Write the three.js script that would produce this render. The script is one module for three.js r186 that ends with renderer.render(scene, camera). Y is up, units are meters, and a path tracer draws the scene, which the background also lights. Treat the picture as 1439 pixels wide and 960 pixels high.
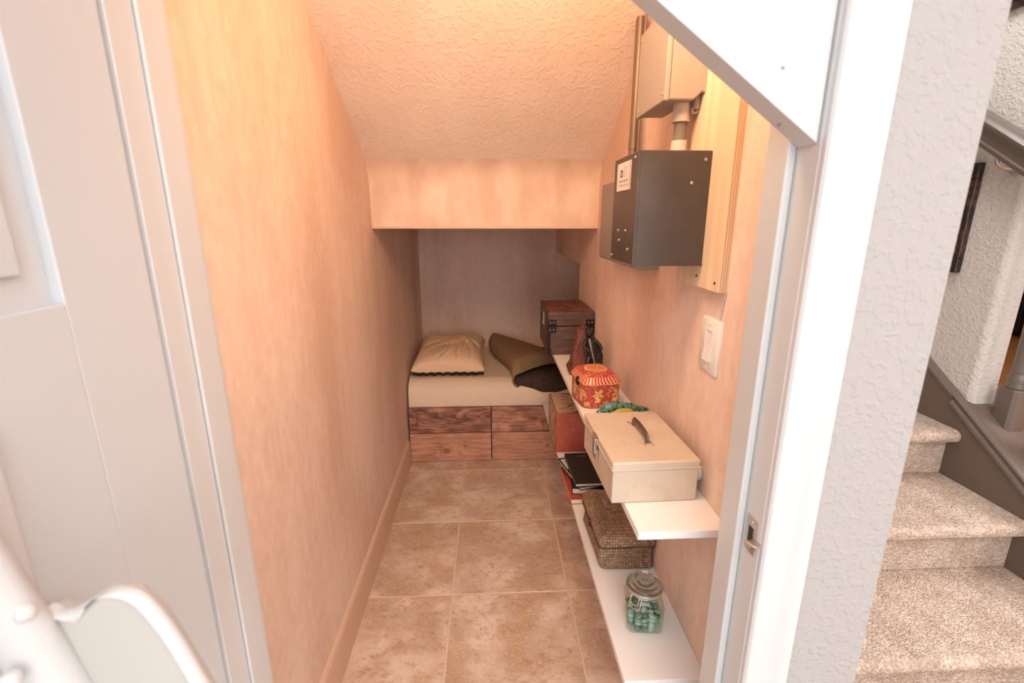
import * as THREE from 'three';
import { RoundedBoxGeometry } from 'three/addons/geometries/RoundedBoxGeometry.js';
import { mergeGeometries, mergeVertices, toCreasedNormals } from 'three/addons/utils/BufferGeometryUtils.js';
import { RectAreaLightUniformsLib } from 'three/addons/lights/RectAreaLightUniformsLib.js';

// ------------------------------------------------------------------ camera, light, exposure
const scene = new THREE.Scene();
scene.background = new THREE.Color(0x000000);
const camera = new THREE.PerspectiveCamera(2 * Math.atan(480 / 664.55) * 180 / Math.PI, 1439 / 960, 0.02, 60);
camera.position.set(0, 1.385, 0);
camera.rotation.order = 'YXZ';
camera.rotation.set(-14.551 * Math.PI / 180, -2.691 * Math.PI / 180, 0.047 * Math.PI / 180);
camera.focus = 1.7;
camera.userData.fStop = 4;
scene.add(camera);
const renderer = new THREE.WebGLRenderer({ antialias: true });
renderer.toneMapping = THREE.LinearToneMapping;
renderer.toneMappingExposure = 1.2;
renderer.shadowMap.enabled = true;
RectAreaLightUniformsLib.init();
const LAMP = {
  hall: { color: new THREE.Color().setRGB(0.94, 0.98, 1), intensity: 3.9, size: [3.0, 1.1], at: [0.15, 2.545, 1.0] },
  room: { color: new THREE.Color().setRGB(0.97, 0.985, 1), intensity: 7.5, size: [2.0, 2.0], at: [3.4, 2.545, 0.6] },
  stair: { color: new THREE.Color().setRGB(0.97, 0.985, 1), intensity: 11, size: [0.5, 0.5], at: [1.1, 2.545, -1.3] },
  window: { color: new THREE.Color().setRGB(0.94, 0.98, 1), intensity: 2.0, size: [3.0, 1.6], at: [0.2, 1.45, 2.86] },
  closet: { color: new THREE.Color().setRGB(1, 0.65, 0.38), intensity: 35, size: [0.36, 0.24], at: [0.10, 1.98, -0.765], tilt: 0.62 },
};

// ------------------------------------------------------------------ helpers
const rng = (seed) => () => { seed = (seed + 0x6d2b79f5) | 0; let t = Math.imul(seed ^ (seed >>> 15), 1 | seed); t = (t + Math.imul(t ^ (t >>> 7), 61 | t)) ^ t; return ((t ^ (t >>> 14)) >>> 0) / 4294967296; };
const lerp = (a, b, t) => a + (b - a) * t, clamp = (x, a = 0, b = 1) => Math.min(b, Math.max(a, x));
const smooth = (a, b, x) => { const t = clamp((x - a) / (b - a)); return t * t * (3 - 2 * t); };
const hash = (x, y, s) => { let h = Math.imul(x, 374761393) ^ Math.imul(y, 668265263) ^ Math.imul(s, 974634721); h = Math.imul(h ^ (h >>> 13), 1274126177); return ((h ^ (h >>> 16)) >>> 0) / 4294967296; };
function vnoise(x, y, px, py, s) {              // value noise that repeats every px, py cells
  const xi = Math.floor(x), yi = Math.floor(y), fx = x - xi, fy = y - yi, u = fx * fx * (3 - 2 * fx), v = fy * fy * (3 - 2 * fy);
  const m = (a, n) => ((a % n) + n) % n;
  const a = hash(m(xi, px), m(yi, py), s), b = hash(m(xi + 1, px), m(yi, py), s), c = hash(m(xi, px), m(yi + 1, py), s), d = hash(m(xi + 1, px), m(yi + 1, py), s);
  return lerp(lerp(a, b, u), lerp(c, d, u), v);
}
function fbm(u, v, cx, cy, oct, s, gain = 0.5) { // u, v in 0..1
  let sum = 0, amp = 1, tot = 0;
  for (let o = 0; o < oct; o++) { sum += amp * vnoise(u * cx, v * cy, cx, cy, s + o * 17); tot += amp; amp *= gain; cx *= 2; cy *= 2; }
  return sum / tot;
}
const mix3 = (a, b, t) => [lerp(a[0], b[0], t), lerp(a[1], b[1], t), lerp(a[2], b[2], t)];
function tex(n, m, metresX, metresY, fn, colour = true) {
  const data = new Uint8Array(n * m * 4);
  for (let j = 0; j < m; j++) for (let i = 0; i < n; i++) {
    const c = fn((i + 0.5) / n, (j + 0.5) / m), k = (j * n + i) * 4;
    if (colour) { data[k] = clamp(c[0], 0, 255); data[k + 1] = clamp(c[1], 0, 255); data[k + 2] = clamp(c[2], 0, 255); }
    else data[k] = data[k + 1] = data[k + 2] = clamp(c * 255, 0, 255);
    data[k + 3] = 255;
  }
  const t = new THREE.DataTexture(data, n, m);
  t.wrapS = t.wrapT = THREE.RepeatWrapping; t.magFilter = THREE.LinearFilter; t.minFilter = THREE.LinearMipmapLinearFilter; t.generateMipmaps = true;
  if (colour) t.colorSpace = THREE.SRGBColorSpace;
  t.repeat.set(1 / metresX, 1 / metresY); t.needsUpdate = true;
  return t;
}
function canvasTex(w, h, draw) {
  const c = document.createElement('canvas'); c.width = w; c.height = h; draw(c.getContext('2d'), w, h);
  const t = new THREE.CanvasTexture(c); t.colorSpace = THREE.SRGBColorSpace; return t;
}
const std = (o) => new THREE.MeshStandardMaterial(o);
const phys = (o) => new THREE.MeshPhysicalMaterial(o);
const counts = new Map();
function numbered(name) { const n = counts.get(name) ?? 0; counts.set(name, n + 1); return n ? name + '_' + String(n).padStart(3, '0') : name; }
function mesh(name, geo, mat, parent) {
  const m = new THREE.Mesh(geo, mat); m.name = parent ? name : numbered(name); m.castShadow = m.receiveShadow = true; (parent || scene).add(m); return m;
}
function thing(name, label, category, pos = [0, 0, 0], group) {
  const o = new THREE.Group(); o.name = numbered(name); o.position.set(...pos); o.userData = { label, category }; if (group) o.userData.group = group; scene.add(o); return o;
}
function setting(name, label, category) { const o = new THREE.Group(); o.name = name; o.userData = { kind: 'structure', label, category }; scene.add(o); return o; }
const tag = (o, label, category, group) => { Object.assign(o.userData, { label, category }); if (group) o.userData.group = group; return o; };
const struct = (o, label, category) => { o.userData = { kind: 'structure', label, category }; return o; };
const merge = (...g) => mergeGeometries(g.flat().map((x) => { const y = x.index ? x.toNonIndexed() : x; for (const k of Object.keys(y.attributes)) if (!['position', 'normal', 'uv'].includes(k)) y.deleteAttribute(k); return y; }));
function uvBox(g, ox = 0, oy = 0) {               // uv in metres from the face direction
  g = g.index ? g.toNonIndexed() : g;
  const p = g.attributes.position, uv = new Float32Array(p.count * 2), a = new THREE.Vector3(), b = new THREE.Vector3(), c = new THREE.Vector3();
  for (let i = 0; i < p.count; i += 3) {
    a.fromBufferAttribute(p, i); b.fromBufferAttribute(p, i + 1); c.fromBufferAttribute(p, i + 2);
    const n = b.clone().sub(a).cross(c.clone().sub(a)), x = Math.abs(n.x), y = Math.abs(n.y), z = Math.abs(n.z);
    [a, b, c].forEach((q, k) => { const [u, v] = y >= x && y >= z ? [q.x, q.z] : x >= z ? [q.z, q.y] : [q.x, q.y]; uv[(i + k) * 2] = u + ox; uv[(i + k) * 2 + 1] = v + oy; });
  }
  g.setAttribute('uv', new THREE.BufferAttribute(uv, 2));
  return g;
}
function span(x0, x1, y0, y1, z0, z1, r = 0) {    // box between limits, edges rounded by r
  const w = Math.abs(x1 - x0), h = Math.abs(y1 - y0), d = Math.abs(z1 - z0);
  const g = r ? new RoundedBoxGeometry(w, h, d, 2, Math.min(r, w / 2.01, h / 2.01, d / 2.01)) : new THREE.BoxGeometry(w, h, d);
  return uvBox(g.translate((x0 + x1) / 2, (y0 + y1) / 2, (z0 + z1) / 2));
}
function shapeOf(pts, holes = []) { const s = new THREE.Shape(pts.map(([a, b]) => new THREE.Vector2(a, b))); for (const h of holes) s.holes.push(new THREE.Path(h.map(([a, b]) => new THREE.Vector2(a, b)))); return s; }
function extrude(pts, depth, bevel = 0, holes, seg = 2) {
  return new THREE.ExtrudeGeometry(shapeOf(pts, holes), { depth, bevelEnabled: bevel > 0, bevelSize: bevel, bevelThickness: bevel, bevelOffset: -bevel, bevelSegments: seg, curveSegments: 8 });
}
// polygon given as (z, y), extruded along x from x0 to x1
const prismX = (pts, x0, x1, bevel = 0) => uvBox(extrude(pts.map(([z, y]) => [-z, y]), x1 - x0 - 2 * bevel, bevel).rotateY(Math.PI / 2).translate(x0 + bevel, 0, 0));
// polygon given as (x, y), extruded along z from z0 to z1
const prismZ = (pts, z0, z1, bevel = 0) => uvBox(extrude(pts, z1 - z0 - 2 * bevel, bevel).translate(0, 0, z0 + bevel));
// polygon given as (x, z), extruded along y
const prismY = (pts, y0, y1, bevel = 0) => uvBox(extrude(pts.map(([x, z]) => [x, -z]), y1 - y0 - 2 * bevel, bevel).rotateX(-Math.PI / 2).translate(0, y0 + bevel, 0));
function ringPts(a, b, r, n) {                     // rounded rectangle of half sizes a, b, even steps of angle in each corner
  r = Math.min(r, a, b); const out = [], k = n / 4;
  [[1, 1, 0], [-1, 1, 1], [-1, -1, 2], [1, -1, 3]].forEach(([sx, sz, q]) => { for (let i = 0; i < k; i++) { const t = (q + i / (k - 1)) * Math.PI / 2; out.push([sx * (a - r) + r * Math.cos(t), sz * (b - r) + r * Math.sin(t)]); } });
  return out;
}
function loft(sections, { n = 40, top = true, bottom = true, crease = 0.6, wobble } = {}) {   // sections from the bottom up: [y, a, b, r]
  const pos = [], uv = [], idx = [], W = n + 1, ref = sections.reduce((m, s) => (s[1] > m[1] ? s : m)), rp = ringPts(ref[1], ref[2], ref[3], n), per = [0];
  for (let i = 1; i <= n; i++) per.push(per[i - 1] + Math.hypot(rp[i % n][0] - rp[i - 1][0], rp[i % n][1] - rp[i - 1][1]));
  let v = 0;
  sections.forEach((s, j) => {
    if (j) v += Math.hypot(s[0] - sections[j - 1][0], s[1] - sections[j - 1][1]);
    const p = ringPts(s[1], s[2], s[3], n);
    for (let i = 0; i <= n; i++) { let q = [p[i % n][0], s[0], p[i % n][1]]; if (wobble) q = wobble(q, j); pos.push(...q); uv.push(per[i], v); }
  });
  for (let j = 0; j < sections.length - 1; j++) for (let i = 0; i < n; i++) { const a = j * W + i, b = a + 1, c = a + W, d = c + 1; idx.push(a, c, b, b, c, d); }
  const cap = (j, up) => {
    const s = sections[j], p = ringPts(s[1], s[2], s[3], n), c0 = pos.length / 3; let q = [0, s[0], 0];
    pos.push(...q); uv.push(0, 0);
    for (let i = 0; i <= n; i++) { let w = [p[i % n][0], s[0], p[i % n][1]]; if (wobble) w = wobble(w, j); pos.push(...w); uv.push(w[0], w[2]); }
    for (let i = 1; i <= n; i++) up ? idx.push(c0, c0 + i + 1, c0 + i) : idx.push(c0, c0 + i, c0 + i + 1);
  };
  if (bottom) cap(0, false);
  if (top) cap(sections.length - 1, true);
  const g = new THREE.BufferGeometry();
  g.setAttribute('position', new THREE.Float32BufferAttribute(pos, 3)); g.setAttribute('uv', new THREE.Float32BufferAttribute(uv, 2)); g.setIndex(idx);
  return toCreasedNormals(g, crease);
}
function sweep(pts, radii, sides = 8, smoothN = 4, flat = 1) {   // closed tapered tube through pts
  const curve = new THREE.CatmullRomCurve3(pts.map((p) => new THREE.Vector3(...p)), false, 'centripetal'), N = (pts.length - 1) * smoothN;
  const fr = curve.computeFrenetFrames(N), pos = [], idx = [], uv = [];
  const at = (i) => { const f = clamp(i / N) * (radii.length - 1), k = Math.min(radii.length - 2, Math.floor(f)); return radii.length < 2 ? radii[0] : lerp(radii[k], radii[k + 1], f - k); };
  for (let i = 0; i <= N; i++) {
    const c = curve.getPoint(i / N), r = at(i);
    for (let s = 0; s <= sides; s++) { const a = s / sides * Math.PI * 2, p = c.clone().addScaledVector(fr.normals[i], Math.cos(a) * r).addScaledVector(fr.binormals[i], Math.sin(a) * r * flat); pos.push(p.x, p.y, p.z); uv.push(s / sides * r * 6.28, i / N); }
  }
  const W = sides + 1;
  for (let i = 0; i < N; i++) for (let s = 0; s < sides; s++) { const a = i * W + s; idx.push(a, a + 1, a + W, a + 1, a + W + 1, a + W); }
  for (const [i, up] of [[0, 0], [N, 1]]) { const c = curve.getPoint(i / N), k = pos.length / 3; pos.push(c.x, c.y, c.z); uv.push(0, 0); for (let s = 0; s < sides; s++) { const a = i * W + s; up ? idx.push(k, a, a + 1) : idx.push(k, a + 1, a); } }
  const g = new THREE.BufferGeometry(); g.setAttribute('position', new THREE.Float32BufferAttribute(pos, 3)); g.setAttribute('uv', new THREE.Float32BufferAttribute(uv, 2)); g.setIndex(idx); g.computeVertexNormals();
  return g;
}
const cyl = (r, h, n = 20, r2 = r) => new THREE.CylinderGeometry(r2, r, h, n);
const lathe = (pts, n = 28) => new THREE.LatheGeometry(pts.map(([x, y]) => new THREE.Vector2(x, y)), n);
const ball = (r, x = 0, y = 0, z = 0, w = 12, h = 8) => new THREE.SphereGeometry(r, w, h).translate(x, y, z);
function displace(g, amp, freq, seed) {            // push the vertices of a closed shape along their normals
  g = mergeVertices(g); g.computeVertexNormals();
  const p = g.attributes.position, n = g.attributes.normal;
  for (let i = 0; i < p.count; i++) {
    const x = p.getX(i) * freq, y = p.getY(i) * freq, z = p.getZ(i) * freq;
    const d = amp * (vnoise(x + 50, y + 50 + z * 0.7, 4096, 4096, seed) + 0.6 * vnoise(z * 2 + 50, x * 2 + y + 50, 4096, 4096, seed + 3) - 0.8);
    p.setXYZ(i, p.getX(i) + n.getX(i) * d, p.getY(i) + n.getY(i) * d, p.getZ(i) + n.getZ(i) * d);
  }
  g.computeVertexNormals(); return g;
}
const screwGeo = merge(new THREE.SphereGeometry(0.0032, 10, 6, 0, Math.PI * 2, 0, Math.PI / 2).scale(1, 0.5, 1), cyl(0.0032, 0.001, 10).translate(0, -0.0005, 0));
function screw(parent, mat, pos, axis) {           // round screw head facing along axis
  const s = mesh('screw', screwGeo, mat, parent); s.position.set(...pos);
  s.quaternion.setFromUnitVectors(new THREE.Vector3(0, 1, 0), new THREE.Vector3(...axis)); return s;
}

// ------------------------------------------------------------------ materials
const plasterTone = (u, v) => {
  const blot = fbm(u, v, 5, 3, 4, 11), streak = fbm(u, v, 46, 5, 3, 29), fine = fbm(u, v, 120, 60, 2, 5);
  const t = clamp(0.5 + (blot - 0.5) * 1.9 + (streak - 0.5) * 0.5 + (fine - 0.5) * 0.6);
  return mix3([219, 185, 165], [238, 211, 195], t);
};
const plasterMap = tex(1024, 1024, 1.7, 1.7, plasterTone);
const plasterBump = tex(512, 512, 0.55, 0.55, (u, v) => 0.5 * fbm(u, v, 60, 22, 3, 71) + 0.5 * fbm(u, v, 110, 110, 2, 77), false);
const M = {};
M.plaster = std({ map: plasterMap, bumpMap: plasterBump, bumpScale: 0.0012, roughness: 0.85 });
const knock = (u, v) => { const a = fbm(u, v, 52, 60, 2, 101), b = fbm(u, v, 90, 60, 2, 107); return smooth(0.50, 0.62, a * 0.75 + b * 0.25); };
M.knockdown = std({ map: tex(512, 512, 1.1, 1.1, (u, v) => mix3([226, 202, 186], [238, 218, 204], fbm(u, v, 9, 9, 4, 131))), bumpMap: tex(1024, 1024, 0.55, 0.55, knock, false), bumpScale: 0.0007, roughness: 0.9 });
M.soffit = std({ map: tex(512, 512, 0.6, 0.6, (u, v) => mix3([218, 184, 160], [240, 214, 194], clamp(0.5 + 1.6 * (fbm(u, v, 8, 5, 4, 141) - 0.5)))), bumpMap: plasterBump, bumpScale: 0.0012, roughness: 0.85 });
const peel = tex(1024, 1024, 0.42, 0.42, (u, v) => smooth(0.45, 0.68, 0.7 * fbm(u, v, 44, 50, 2, 151) + 0.3 * fbm(u, v, 90, 90, 2, 157)), false);
M.hallWall = std({ color: 0xa7a19f, bumpMap: peel, bumpScale: 0.0008, roughness: 0.8 });
M.stairWall = std({ color: 0xc9c0b8, bumpMap: peel, bumpScale: 0.0012, roughness: 0.85 });
M.white = std({ color: 0xcac9c9, roughness: 0.38 });
M.whiteDoor = std({ color: 0xc8cbcf, roughness: 0.42 });
M.shelf = std({ color: 0xebe6e2, roughness: 0.35 });
M.baseboard = std({ color: 0xdcb9a2, roughness: 0.6 });
M.grout = std({ color: 0xe2c8b2, roughness: 0.95, bumpMap: plasterBump, bumpScale: 0.001 });
function tileTone(seed) {
  return (u, v) => {
    const w = fbm(u, v, 3, 3, 3, seed + 9) - 0.5, big = fbm(u + w * 0.15, v, 4, 5, 4, seed), mid = fbm(u, v + w * 0.1, 18, 28, 4, seed + 4, 0.65), fine = fbm(u, v, 60, 80, 2, seed + 6);
    let c = mix3([198, 168, 146], [232, 212, 196], clamp(0.5 + 2.4 * (big - 0.5)));
    c = mix3(c, [160, 120, 92], 0.6 * smooth(0.48, 0.74, 0.55 * mid + 0.45 * fine));
    c = mix3(c, [194, 156, 122], 0.5 * smooth(0.56, 0.72, fbm(u, v, 5, 4, 3, seed + 21)));
    return mix3(c, [236, 216, 198], 0.5 * smooth(0.60, 0.74, fine));
  };
}
const tileBump = tex(256, 256, 0.3, 0.3, (u, v) => fbm(u, v, 20, 26, 3, 301), false);
M.tiles = [1, 2, 3, 4].map((k) => std({ map: tex(512, 512, 0.46, 0.46, tileTone(400 + k * 31)), bumpMap: tileBump, bumpScale: 0.0009, roughness: 0.5 }));
M.carpet = std({ map: tex(512, 512, 0.3, 0.3, (u, v) => mix3([176, 150, 133], [218, 195, 178], clamp(0.5 + 1.4 * (fbm(u, v, 60, 60, 2, 501) - 0.5) + 0.7 * (fbm(u, v, 7, 7, 3, 511) - 0.5)))), bumpMap: tex(512, 512, 0.16, 0.16, (u, v) => fbm(u, v, 50, 50, 2, 521), false), bumpScale: 0.006, roughness: 1 });
M.taupe = std({ color: 0x6b5a50, roughness: 0.42 });
M.taupeRail = std({ color: 0x6a5d55, roughness: 0.32 });
M.hardwood = std({ map: tex(512, 512, 1, 1, (u, v) => mix3([206, 140, 84], [236, 178, 122], fbm(u, v, 6, 60, 3, 541))), roughness: 0.35 });
M.black = std({ color: 0x15120f, roughness: 0.5 });
M.darkMetal = std({ map: tex(512, 512, 0.5, 0.5, (u, v) => mix3([74, 64, 58], [90, 80, 73], clamp(0.5 + (fbm(u, v, 6, 6, 4, 561) - 0.5) * 1.6 + 0.3 * smooth(0.80, 0.86, fbm(u, v, 30, 60, 2, 571))))), roughness: 0.42, metalness: 0.25 });
M.greyMetal = std({ color: 0x9a8f86, roughness: 0.5, metalness: 0.2 });
M.greyPvc = std({ color: 0xa0938a, roughness: 0.5 });
M.pvcLight = std({ color: 0xc9bdb3, roughness: 0.4 });
M.pvcDark = std({ color: 0x7b7069, roughness: 0.4 });
M.steel = std({ color: 0xc8c2bb, roughness: 0.28, metalness: 0.95 });
M.brass = std({ color: 0xb8a58c, roughness: 0.35, metalness: 0.9 });
M.copper = std({ color: 0x84705f, roughness: 0.45, metalness: 0.4 });
M.plywood = std({ map: tex(256, 512, 0.35, 1.2, (u, v) => mix3([222, 190, 156], [238, 212, 182], clamp(0.5 + 1.2 * (fbm(u + 0.1 * fbm(u, v, 2, 3, 2, 603), v, 18, 3, 3, 601) - 0.5)))), roughness: 0.7 });
M.plyEdge = std({ color: 0xdcb78d, roughness: 0.8 });
M.switchPlate = std({ color: 0xece7e2, roughness: 0.3 });
M.cashbox = std({ map: tex(512, 512, 0.4, 0.4, (u, v) => mix3(mix3([196, 176, 156], [212, 194, 174], fbm(u, v, 7, 7, 4, 621)), [180, 154, 128], 0.35 * smooth(0.62, 0.85, fbm(u, v, 14, 10, 4, 627)))), roughness: 0.45, metalness: 0.08 });
M.wickerMap = (() => {
  const n = 24, f = (u, v) => { const i = Math.floor(u * n), j = Math.floor(v * n), x = u * n - i, y = v * n - j, over = (i + j) % 2; const a = Math.sin(Math.PI * x), b = Math.sin(Math.PI * y); return over ? Math.pow(a, 0.5) * (0.4 + 0.6 * b) : Math.pow(b, 0.5) * (0.4 + 0.6 * a); };
  const cell = (u, v) => hash(Math.floor(u * n), Math.floor(v * n), 641);
  return std({ map: tex(576, 576, 0.19, 0.19, (u, v) => { const h = f(u, v); const c = mix3([124, 94, 72], [206, 172, 138], 0.2 + 0.55 * cell(u, v) + 0.45 * (fbm(u, v, 4, 4, 3, 651) - 0.35)); return mix3([70, 48, 36], c, smooth(0.15, 0.5, h)); }), bumpMap: tex(576, 576, 0.19, 0.19, f, false), bumpScale: 0.003, roughness: 0.75 });
})();
M.chest = std({ map: tex(256, 256, 0.25, 0.25, (u, v) => mix3([66, 44, 38], [108, 78, 68], clamp(fbm(u, v, 4, 30, 3, 661) * 0.8 + 0.5 * smooth(0.6, 0.75, fbm(u, v, 12, 40, 2, 665))))), roughness: 0.5 });
M.iron = std({ color: 0x2c2523, roughness: 0.4, metalness: 0.6 });
M.cream = std({ map: tex(256, 256, 0.3, 0.3, (u, v) => mix3([230, 206, 182], [240, 220, 198], fbm(u, v, 60, 60, 2, 671))), roughness: 0.9 });
M.satin = phys({ color: 0xe9c6a4, roughness: 0.5, sheen: 0.5, sheenRoughness: 0.4, sheenColor: new THREE.Color(0xe9cdaa) });
M.lace = std({ color: 0x1d1512, roughness: 0.9 });
M.blanket = phys({ map: tex(256, 256, 0.2, 0.2, (u, v) => mix3([142, 112, 82], [160, 130, 98], fbm(u, v, 50, 50, 2, 681))), roughness: 0.95, sheen: 0.3, sheenRoughness: 0.6, sheenColor: new THREE.Color(0x8a6a48) });
M.lining = std({ map: tex(256, 256, 0.2, 0.2, (u, v) => mix3([48, 36, 31], [92, 72, 60], fbm(u, v, 40, 40, 3, 691))), roughness: 0.95 });
M.paper = std({ color: 0xe6d9c6, roughness: 0.9 });

// ------------------------------------------------------------------ the setting
const XL = -0.482, XR = 0.457, ZI = -0.705, ZO = -0.594, ZS = -2.03, ZB = -3.30, ZE = -2.395, HS = 1.349, HN = 1.165, TOP = 2.56;
struct(mesh('wall_left', span(-0.60, XL, -0.05, TOP, ZB - 0.12, ZI), M.plaster), 'peach sponge-painted long closet wall opposite the shelves', 'wall');
struct(mesh('wall_back', span(-0.60, 1.60, -0.05, HS + 0.2, ZB - 0.12, ZB), M.plaster), 'dim peach wall behind the pillow and blanket', 'wall');
{
  const w = setting('wall_right', 'peach sponge-painted closet wall that carries the shelves and the light switch', 'wall');
  const L = [[ZI, -0.05], [ZI, TOP], [ZB, TOP], [ZB, HN], [ZE, HN], [ZE, -0.05]];
  mesh('closet_face', prismX(L, XR, 0.53), M.plaster, w);
  mesh('stair_face', prismX(L, 0.53, 0.60), M.stairWall, w);
}
{
  const w = setting('wall_niche', 'peach walls of the low niche beside the bed', 'wall');
  mesh('niche_wall', span(0.60, 1.56, -0.05, HN, ZE, ZE + 0.08), M.plaster, w);
  mesh('niche_end', span(1.50, 1.60, -0.05, HN, ZB, ZE), M.plaster, w);
  mesh('niche_ceiling', span(0.60, 1.60, HN, HN + 0.03, ZB, ZE + 0.08), M.plaster, w);
}
// sloping ceiling, rounded into the soffit that hangs in front of the bed
{
  const slope = 0.66, y0 = 1.573, r = 0.05, yAt = (z) => y0 + slope * (z - ZS);
  const cut = ZS + 0.06;
  const c = mesh('ceiling', prismX([[cut, yAt(cut)], [ZI + 0.005, yAt(ZI + 0.005)], [ZI + 0.005, yAt(ZI) + 0.1], [cut, yAt(cut) + 0.1]], XL - 0.02, XR + 0.02), M.knockdown);
  struct(c, 'sloping peach ceiling with a rough knockdown texture', 'ceiling');
  const prof = [[cut, yAt(cut)]];
  for (let i = 0; i <= 10; i++) { const t = i / 10, a = [cut, yAt(cut)], b = [ZS, y0], e = [ZS, y0 - 0.07]; prof.push([(1 - t) ** 2 * a[0] + 2 * t * (1 - t) * b[0] + t * t * e[0], (1 - t) ** 2 * a[1] + 2 * t * (1 - t) * b[1] + t * t * e[1]]); }
  prof.push([ZS, HS], [ZB, HS], [ZB, HS + 0.3], [ZS - 0.1, HS + 0.3], [cut, yAt(cut) + 0.1]);
  struct(mesh('wall_soffit', toCreasedNormals(prismX(prof, XL, XR), 0.5), M.soffit), 'peach soffit hanging from the ceiling in front of the bed nook', 'soffit');
  struct(mesh('trim_1', span(XL, XR, HS - 0.004, HS + 0.006, ZS, ZS + 0.005, 0.002), M.baseboard), 'pale bead along the lower edge of the soffit', 'trim');
}
// tiled closet floor: grout bed and one mesh per tile
{
  const f = setting('floor', 'mottled beige ceramic tile floor of the closet', 'floor');
  mesh('grout_bed', span(-0.60, 0.60, -0.06, -0.0015, ZB, ZO), M.grout, f);
  const xs = [-0.600, -0.1565, 0.287, 0.7305], zs = [-3.344, -2.887, -2.430, -1.955, -1.507, -1.050, -0.593], g = 0.0034;
  const xMin = XL + 0.001, xMax = XR - 0.001;
  for (let i = 0; i < 3; i++) for (let j = 0; j < 6; j++) {
    const x0 = Math.max(xs[i] + g, xMin), x1 = Math.min(xs[i + 1] - g, xMax), z0 = Math.max(zs[j] + g, ZB + 0.001), z1 = Math.min(zs[j + 1] - g, ZI + (j === 5 ? 0.11 : 0));
    const t = mesh('tile', span(x0, x1, -0.012, 0, z0, z1, 0.0018), M.tiles[(i * 2 + j * 3) % 4], f);
    const uv = t.geometry.attributes.uv; for (let k = 0; k < uv.count; k++) uv.setXY(k, uv.getX(k) + i * 0.17 + j * 0.31, uv.getY(k) + j * 0.23 + i * 0.41);
  }
}
// baseboard along the left wall
struct(mesh('baseboard_left', prismZ([[XL, 0], [XL + 0.013, 0], [XL + 0.013, 0.118], [XL + 0.011, 0.134], [XL + 0.006, 0.142], [XL, 0.145]], -2.52, ZI), M.baseboard), 'pale peach baseboard along the long closet wall', 'baseboard');
// front wall around the doorway, hall side white, closet side peach
{
  const w = setting('wall_front', 'off-white textured wall around the closet doorway', 'wall');
  const hole = [[-0.43, -0.05], [-0.43, 2.05], [0.42, 2.05], [0.42, -0.05]];
  const face = (x0, x1) => [[x0, -0.05], hole[0], hole[1], hole[2], hole[3], [x1, -0.05], [x1, TOP], [x0, TOP]];
  mesh('hall_face', prismZ(face(-1.72, 0.60), -0.65, ZO, 0.0), M.hallWall, w);
  mesh('closet_lining', prismZ(face(-0.60, 0.60), ZI, -0.65), M.plaster, w);
}
// door frame: jambs, stops, casings, triangular filler board
{
  const j = setting('trim_2', 'white door jamb with a stop beside the light switch wall', 'door frame');
  mesh('jamb_board', span(0.401, 0.42, 0, 2.05, ZI, ZO, 0.0015), M.white, j);
  mesh('door_stop', span(0.389, 0.401, 0, 2.03, -0.692, -0.639, 0.003), M.white, j);
  const l = setting('trim_3', 'white door jamb on the hinge side of the doorway', 'door frame');
  mesh('jamb_board', span(-0.43, -0.4055, 0, 2.05, ZI, ZO, 0.0015), M.white, l);
  mesh('door_stop', span(-0.4055, -0.400, 0, 2.03, -0.692, -0.639, 0.003), M.white, l);
  const h = setting('trim_4', 'white head jamb above the doorway', 'door frame');
  mesh('jamb_board', span(-0.4055, 0.401, 2.03, 2.05, ZI, ZO, 0.0015), M.white, h);
  const prof = (x, s) => [[0, 0], [0, 0.008], [0.003, 0.0115], [0.0065, 0.0125], [0.010, 0.0115], [0.013, 0.0095], [0.016, 0.0092], [0.034, 0.0112], [0.042, 0.0120], [0.046, 0.0135], [0.050, 0.0160], [0.055, 0.0172], [0.060, 0.0165], [0.0635, 0.0175], [0.067, 0.0165], [0.067, 0]].map(([a, b]) => [x + s * a, ZO + b]);
  struct(mesh('trim_5', toCreasedNormals(prismY(prof(0.402, 1), 0, 2.1), 0.5), M.white), 'white moulded door casing beside the strike plate', 'door casing');
  struct(mesh('trim_6', toCreasedNormals(prismY(prof(-0.412, -1).reverse(), 0, 2.1), 0.5), M.white), 'white moulded door casing behind the open door', 'door casing');
  const fill = setting('trim_7', 'white triangular board closing the slanted upper corner of the doorway', 'filler board');
  mesh('board', prismZ([[0.400, 1.474], [0.400, 2.029], [-0.386, 2.029]], -0.638, -0.600, 0.0012), M.white, fill);
  mesh('nail_hole', cyl(0.0022, 0.002, 10).rotateX(Math.PI / 2).translate(0.345, 1.556, -0.6000), M.greyMetal, fill);
  mesh('nail_hole', cyl(0.0028, 0.002, 10).rotateZ(0.96).translate(0.363, 1.4993, -0.622), M.greyMetal, fill);
  mesh('nail_hole', cyl(0.0018, 0.002, 10).rotateX(Math.PI / 2).translate(0.215, 1.640, -0.6000), M.greyMetal, fill);
}
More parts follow.
